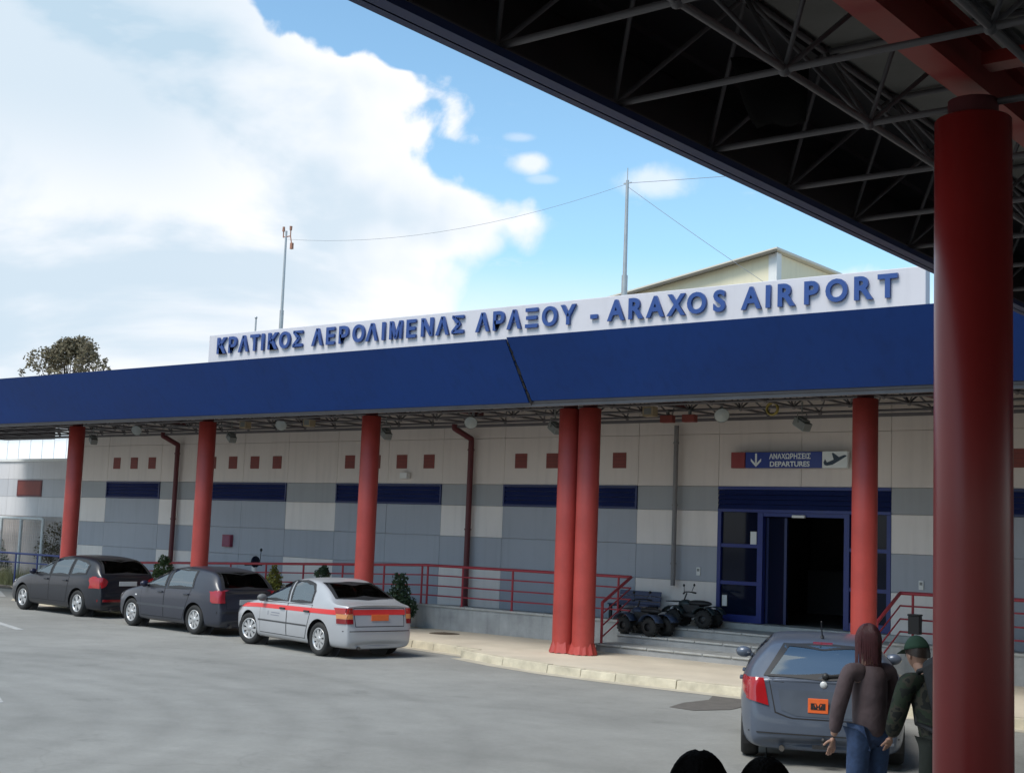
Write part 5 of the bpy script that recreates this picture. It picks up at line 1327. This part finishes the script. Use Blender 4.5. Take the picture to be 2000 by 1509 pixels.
def hand(wrist, dirv, palm_n, s, curl):
    """five finger hand grown as one skin tree"""
    d = Vector(dirv).normalized(); n_ = Vector(palm_n).normalized(); sd_ = d.cross(n_).normalized(); w_ = Vector(wrist)
    V = [w_, w_ + d * .045 * s, w_ + d * .085 * s]; E_ = [(0, 1), (1, 2)]; Rr = [(.022 * s, .018 * s), (.036 * s, .016 * s), (.036 * s, .014 * s)]
    for k, (off, ln) in enumerate(((-.030, .068), (-.010, .078), (.010, .072), (.029, .056))):
        p = w_ + d * .088 * s + sd_ * off * s; i0 = len(V); V.append(p); Rr.append(.0095 * s); E_.append((2, i0)); dd = d.copy()
        for q in range(3):
            dd = (dd + n_ * curl * (.6 + .2 * k * .3)).normalized(); p = p + dd * ln * s * (.45, .32, .23)[q]; V.append(p); Rr.append((.0088, .0082, .007)[q] * s); E_.append((len(V) - 2, len(V) - 1))
    p = w_ + d * .03 * s - sd_ * .035 * s; i0 = len(V); V.append(p); Rr.append(.012 * s); E_.append((1, i0)); dd = (d * .7 - sd_ * .8 + n_ * .4).normalized()
    for q in range(2): p = p + dd * .032 * s; dd = (dd + d * .5 + n_ * .3).normalized(); V.append(p); Rr.append((.0105, .009)[q] * s); E_.append((len(V) - 2, len(V) - 1))
    return skinned('hand_tmp', [tuple(v) for v in V], E_, Rr, skin, None, 0, 1)
def person(loc, label, rz, s, J, mats_, hair, cap=None, yaw=0, tilt=0):
    o = empty('person', loc, label, 'person', None, rz)
    sk_m = mats_.get('skin', skin)
    # one continuous body
    V = []; E_ = []; Rr = []
    def add(p, r_, par=None):
        q_ = .66 if len(V) < 3 else (.60 if r_ == .062 else (.80 if isinstance(r_, tuple) or r_ > .065 else (.75 if r_ == .046 else 1.0)))
        V.append(tuple(Vector(p) * s)); Rr.append((r_[0] * s * q_, r_[1] * s * q_) if isinstance(r_, tuple) else r_ * s * q_)
        if par is not None: E_.append((par, len(V) - 1))
        return len(V) - 1
    pel = add(J['pelvis'], (.13, .10)); wa = add(J['waist'], (.125, .09), pel); ch = add(J['chest'], (.15, .11), wa); nk0 = add(J['neck0'], (.075, .07), ch); nk = add(J['neck'], .055, nk0); hd = add(Vector(J['head']) - Vector((0, 0, .05)), .06, nk)
    hands = []
    for sd_ in ('l', 'r'):
        a = add(J['sh_' + sd_], .062, ch); e = add(J['el_' + sd_], .046, a); w_ = add(J['wr_' + sd_], .031, e)
        hands.append((Vector(J['wr_' + sd_]) * s, (Vector(J['wr_' + sd_]) - Vector(J['el_' + sd_])).normalized()))
        h = add(J['hip_' + sd_], .092, pel); kn = add(J['kn_' + sd_], .062, h); an = add(J['an_' + sd_], .045, kn); add(J['toe_' + sd_], (.045, .035), an)
    body = skinned('body_tmp', V, E_, Rr, sk_m, None, 0, 2)
    hm, X = head_mesh(Vector(J['head']) * s, s, yaw, tilt, None, sk_m)
    parts = [(body, 0), (hm, 0)]
    for i, (w_, d) in enumerate(hands): parts.append((hand(w_, d, (1, 0, -.2), s, .30), 0))
    for s_ in (1, -1):
        b = MB(); b.ball(X @ Vector((.083 * s, .032 * s_ * s, .006 * s)), .010 * s, 0, 10, 6); b.build('eye', blackp, o)
    bo = merge(parts, 'body', [sk_m], o)
    # clothes: shells grown round the same bones
    def shell(name, pts, m, root=0):
        V2 = []; E2 = []; R2 = []
        for (p, r_, par) in pts:
            V2.append(tuple(Vector(p) * s)); R2.append((r_[0] * s, r_[1] * s) if isinstance(r_, tuple) else r_ * s)
            if par is not None: E2.append((par, len(V2) - 1))
        return skinned(name, V2, E2, R2, m, o, root, 2)
    k = mats_.get('bulk', 1.0)
    sh_ = []
    t_ = shell('torso_tmp', [(Vector(J['pelvis']) - Vector((0, 0, .12)), (.155 * k, .135 * k), None), (J['waist'], (.155 * k, .125 * k), 0), (J['chest'], (.175 * k, .14 * k), 1), (Vector(J['chest']).lerp(Vector(J['neck0']), .6), (.15, .12), 2), (Vector(J['neck0']) + Vector((0, 0, .015)), (.085, .08), 3)], mats_['top'])
    sh_.append((t_, 0))
    for sd_ in ('l', 'r'):
        S0 = Vector(J['sh_' + sd_]); C0 = Vector(J['chest']).lerp(Vector(J['neck0']), .4)
        sh_.append((shell('sleeve_tmp', [(C0.lerp(S0, .25), .088, None), (S0.lerp(C0, .25), .084 * k, 0), (S0 + (S0 - C0).normalized() * .01, .076 * k, 1), (Vector(J['el_' + sd_]).lerp(S0, .5), .070 * k, 2), (J['el_' + sd_], .066 * k, 3), (Vector(J['wr_' + sd_]).lerp(Vector(J['el_' + sd_]), .1), .05 * k, 4)], mats_['top']), 0))
    merge(sh_, 'jacket', [mats_['top']], o)
    tr = [(Vector(J['pelvis']) - Vector((0, 0, .02)), (.115, .10), None)]
    for sd_ in ('l', 'r'):
        i0 = len(tr); tr += [(J['hip_' + sd_], .108, 0), (J['kn_' + sd_], .080, i0), (J['an_' + sd_], .068, i0 + 1)]
    shell('trousers', tr, mats_['legs'])
    for sd_ in ('l', 'r'):
        a, t = Vector(J['an_' + sd_]), Vector(J['toe_' + sd_])
        shell('shoe', [(a + Vector((-.05, 0, -.035)), (.05, .045), None), (a.lerp(t, .5) + Vector((0, 0, -.01)), (.055, .045), 0), (t + Vector((.02, 0, .0)), (.05, .035), 1)], blackp)
    # hair cap: shell hugging the skull, strands broken up by noise
    b = MB(); n, kk = 26, 14; vs = []; fs = []; rh = random.Random(9)
    for j in range(kk + 1):
        ph = math.pi * .5 * j / kk
        for i in range(n):
            t = 2 * math.pi * i / n
            back = .5 - .5 * math.cos(t); ext = 1 + hair.get('len', .25) * back * (1.0 if j > kk * .5 else 0)
            ph2 = ph * (.80 + .42 * back * hair.get('drop', 1.0))
            x, y, z = math.sin(ph2) * math.cos(t), math.sin(ph2) * math.sin(t), math.cos(ph2)
            q = 1.10 + rh.uniform(-.02, .02) + .02 * math.sin(9 * t + 4 * ph) + .015 * math.sin(3 * t + 1)
            vs.append(X @ Vector((x * .098 * q * s * hair.get('wide', 1) - .006 * s, y * .080 * q * s * hair.get('wide', 1), z * .120 * q * s)))
    for j in range(kk):
        for i in range(n): fs.append((j * n + i, (j + 1) * n + i, (j + 1) * n + (i + 1) % n, j * n + (i + 1) % n))
    b.add(vs, fs, 0, True)
    if hair.get('tail'):
        p0 = X @ Vector((-.10 * s, 0, .02 * s)); b.tube([p0, p0 + Vector((-.05, 0, -.08)) * s, p0 + Vector((-.05, 0, -.22)) * s], .04 * s, 10)
    hw_ = hair.get('wide', 1)
    for _ in range(hair.get('strands', 0)):      # locks lying on the scalp and falling from it
        t = rh.uniform(.9, 5.38); ph = rh.uniform(.1, 1.2); q = hw_ * 1.10; pts = []
        for st in range(6):
            p_ = ph + st * .26; dz = 0
            if p_ > 1.75: dz = (p_ - 1.75) / .26; p_ = 1.75
            k_ = q * (1.005 + .006 * st + rh.uniform(-.006, .012))
            pts.append(X @ Vector((math.sin(p_) * math.cos(t) * .098 * k_ * s - .006 * s, math.sin(p_) * math.sin(t) * .080 * k_ * s, math.cos(p_) * .120 * k_ * s)) + Vector((0, 0, -dz * hair.get('long', .06) * .33 * s)))
        for st in range(5): b.cyl(pts[st], pts[st + 1], (.0075 - .0010 * st) * s, (.0065 - .0010 * st) * s, n=4, caps=False)
    for _ in range(120 if hw_ == 1 else 0):      # loose strands break the outline
        t = rh.uniform(0, 6.28); ph = rh.uniform(.05, 1.35); wd = hair.get('wide', 1) * 1.09 * s
        P_ = lambda p_, k_: X @ Vector((math.sin(p_) * math.cos(t) * .098 * wd * k_ - .006 * s, math.sin(p_) * math.sin(t) * .080 * wd * k_, math.cos(p_) * .120 * wd / hair.get('wide', 1) ** .9 * k_ * (hair.get('wide', 1) ** .9)))
        a_, c_ = P_(ph, 1.0), P_(ph + rh.uniform(.2, .45), rh.uniform(1.0, 1.025)); b.cyl(a_, c_, .004 * s, .001 * s, n=4, caps=False)
    b.build('hair', hair['m'], o)
    if cap:
        b = MB(); vs = []; fs = []
        for j in range(9):
            ph = math.pi * .5 * j / 8 * .86
            for i in range(24):
                t = 2 * math.pi * i / 24; vs.append(X @ Vector((math.sin(ph) * math.cos(t) * .116 * s, math.sin(ph) * math.sin(t) * .095 * s, math.cos(ph) * .140 * s + .008 * s)))
        for j in range(8):
            for i in range(24): fs.append((j * 24 + i, (j + 1) * 24 + i, (j + 1) * 24 + (i + 1) % 24, j * 24 + (i + 1) % 24))
        b.add(vs, fs, 0, True)
        b.add([X @ Vector(p) * 1 for p in [(.085 * s, -.075 * s, .045 * s), (.19 * s, -.05 * s, .03 * s), (.20 * s, 0, .032 * s), (.19 * s, .05 * s, .03 * s), (.085 * s, .075 * s, .045 * s), (.10 * s, 0, .055 * s)]], [(0, 1, 2, 5), (2, 3, 4, 5)])
        co = b.build('cap', cap, o); md = co.modifiers.new('t', 'SOLIDIFY'); md.thickness = .006
    return o
def camo():
    m = bpy.data.materials.new('dark_camouflage'); m.use_nodes = True; t = m.node_tree; b = t.nodes['Principled BSDF']; b.inputs['Roughness'].default_value = .85
    tcn = t.nodes.new('ShaderNodeTexCoord'); n = t.nodes.new('ShaderNodeTexNoise'); n.inputs['Scale'].default_value = 9; n.inputs['Detail'].default_value = 2
    t.links.new(tcn.outputs['Object'], n.inputs['Vector']); r_ = t.nodes.new('ShaderNodeValToRGB'); r_.color_ramp.interpolation = 'CONSTANT'
    cs = [(0, (.018, .022, .018, 1)), (.42, (.03, .045, .026, 1)), (.52, (.055, .05, .036, 1)), (.60, (.016, .018, .016, 1))]
    for i, (p_, c_) in enumerate(cs):
        e = r_.color_ramp.elements[i] if i < 2 else r_.color_ramp.elements.new(p_)
        e.position = p_; e.color = c_
    t.links.new(n.outputs[0], r_.inputs[0]); t.links.new(r_.outputs[0], b.inputs['Base Color']); return m
camom = camo()
jeans = mat('blue_denim', (.045, .08, .17), .9, var=.25, scale=30, bump=1., bscale=8)
stand = dict(pelvis=(0, 0, .95), waist=(0, 0, 1.10), chest=(.0, 0, 1.32), neck0=(0, 0, 1.45), neck=(.012, 0, 1.52), head=(.03, 0, 1.635),
    sh_l=(0, .19, 1.40), el_l=(.04, .26, 1.12), wr_l=(.22, .20, 1.02), sh_r=(0, -.19, 1.40), el_r=(.05, -.25, 1.12), wr_r=(.27, -.16, 1.10),
    hip_l=(0, .09, .90), kn_l=(.03, .10, .50), an_l=(-.01, .11, .09), toe_l=(.13, .12, .045), hip_r=(0, -.09, .90), kn_r=(.05, -.10, .50), an_r=(.03, -.11, .09), toe_r=(.17, -.12, .045))
lean = dict(stand,  waist=(.05, 0, 1.08), chest=(.15, 0, 1.28), neck0=(.22, 0, 1.40), neck=(.26, 0, 1.455), head=(.31, 0, 1.555), sh_l=(.16, .20, 1.36), el_l=(.20, .27, 1.08), wr_l=(.34, .22, .92), sh_r=(.16, -.20, 1.36), el_r=(.22, -.27, 1.08), wr_r=(.36, -.22, .92))
person((-4.70, 10.82, 0), 'person with dark red hair and blue jeans standing beside the blue grey hatchback', R(150), 1.06, dict(stand, wr_l=(.10, .26, .88), wr_r=(.16, -.25, .90)),
       dict(top=mat('rose_grey_top', (.12, .085, .09), .85, var=.15, scale=10, bump=1., bscale=9), legs=jeans), dict(m=mat('dark_red_hair', (.085, .018, .022), .5, var=.3, scale=40), len=.4, drop=1.25, long=.24, strands=420), yaw=R(14))
pb = person((-4.05, 10.75, 0), 'person in green cap and dark camouflage jacket leaning forward with a black rucksack', R(148), 1.06, lean,
       dict(top=camom, legs=mat('dark_olive_cloth', (.03, .035, .028), .9, var=.2, scale=20), bulk=1.12), dict(m=mat('brown_hair', (.04, .025, .018), .5, var=.3, scale=40)), cap=mat('green_cap_cloth', (.03, .075, .045), .85, var=.15, scale=20), yaw=0, tilt=R(12))
bp_ = empty('rucksack', (-4.05, 10.75, 0), 'large black rucksack on the back of the person in camouflage', 'rucksack', None, R(148))
bk = mat('black_nylon', (.022, .023, .026), .7, var=.2, scale=15, bump=.3, bscale=25)
b = MB(); X = Matrix.Translation((-.16, 0, 1.36)) @ Matrix.Rotation(R(22), 4, 'Y'); b.box((-.16, -.21, -.30), (.10, .21, .32), xf=X); b.build('bag', bk, bp_, bevel=.07)
b = MB(); b.box((-.25, -.15, -.26), (-.162, .15, .02), xf=X); b.build('pocket', bk, bp_, bevel=.04)
for s_ in (1, -1):
    b = MB(); b.tube([X @ Vector((.09, s_ * .11, .26)), X @ Vector((.22, s_ * .12, .27)), X @ Vector((.345, s_ * .13, .12)), X @ Vector((.34, s_ * .16, -.12)), X @ Vector((.10, s_ * .18, -.25))], .022, 8); b.build('strap', blackp, bp_)
fg = dict(stand)
hb = mat('black_hair', (.006, .005, .005), .9, var=.3, scale=60, bump=.8, bscale=90, spec=.1); hc = mat('black_cloth', (.012, .012, .014), .9, var=.1)
person((-2.755, 4.72, 0), 'person with black hair in the near foreground, crown of the head at the bottom edge', R(120), .912, fg, dict(top=hc, legs=hc), dict(m=hb, len=.3, drop=1.2, wide=1.55, strands=500))
person((-2.57, 4.92, 0), 'person with dark brown hair in the near foreground, just right of the black haired head', R(112), .906, fg, dict(top=hc, legs=hc), dict(m=mat('brown_black_hair', (.010, .008, .008), .9, var=.3, scale=60, bump=.8, bscale=90, spec=.1), len=.3, drop=1.2, wide=1.45, strands=500))
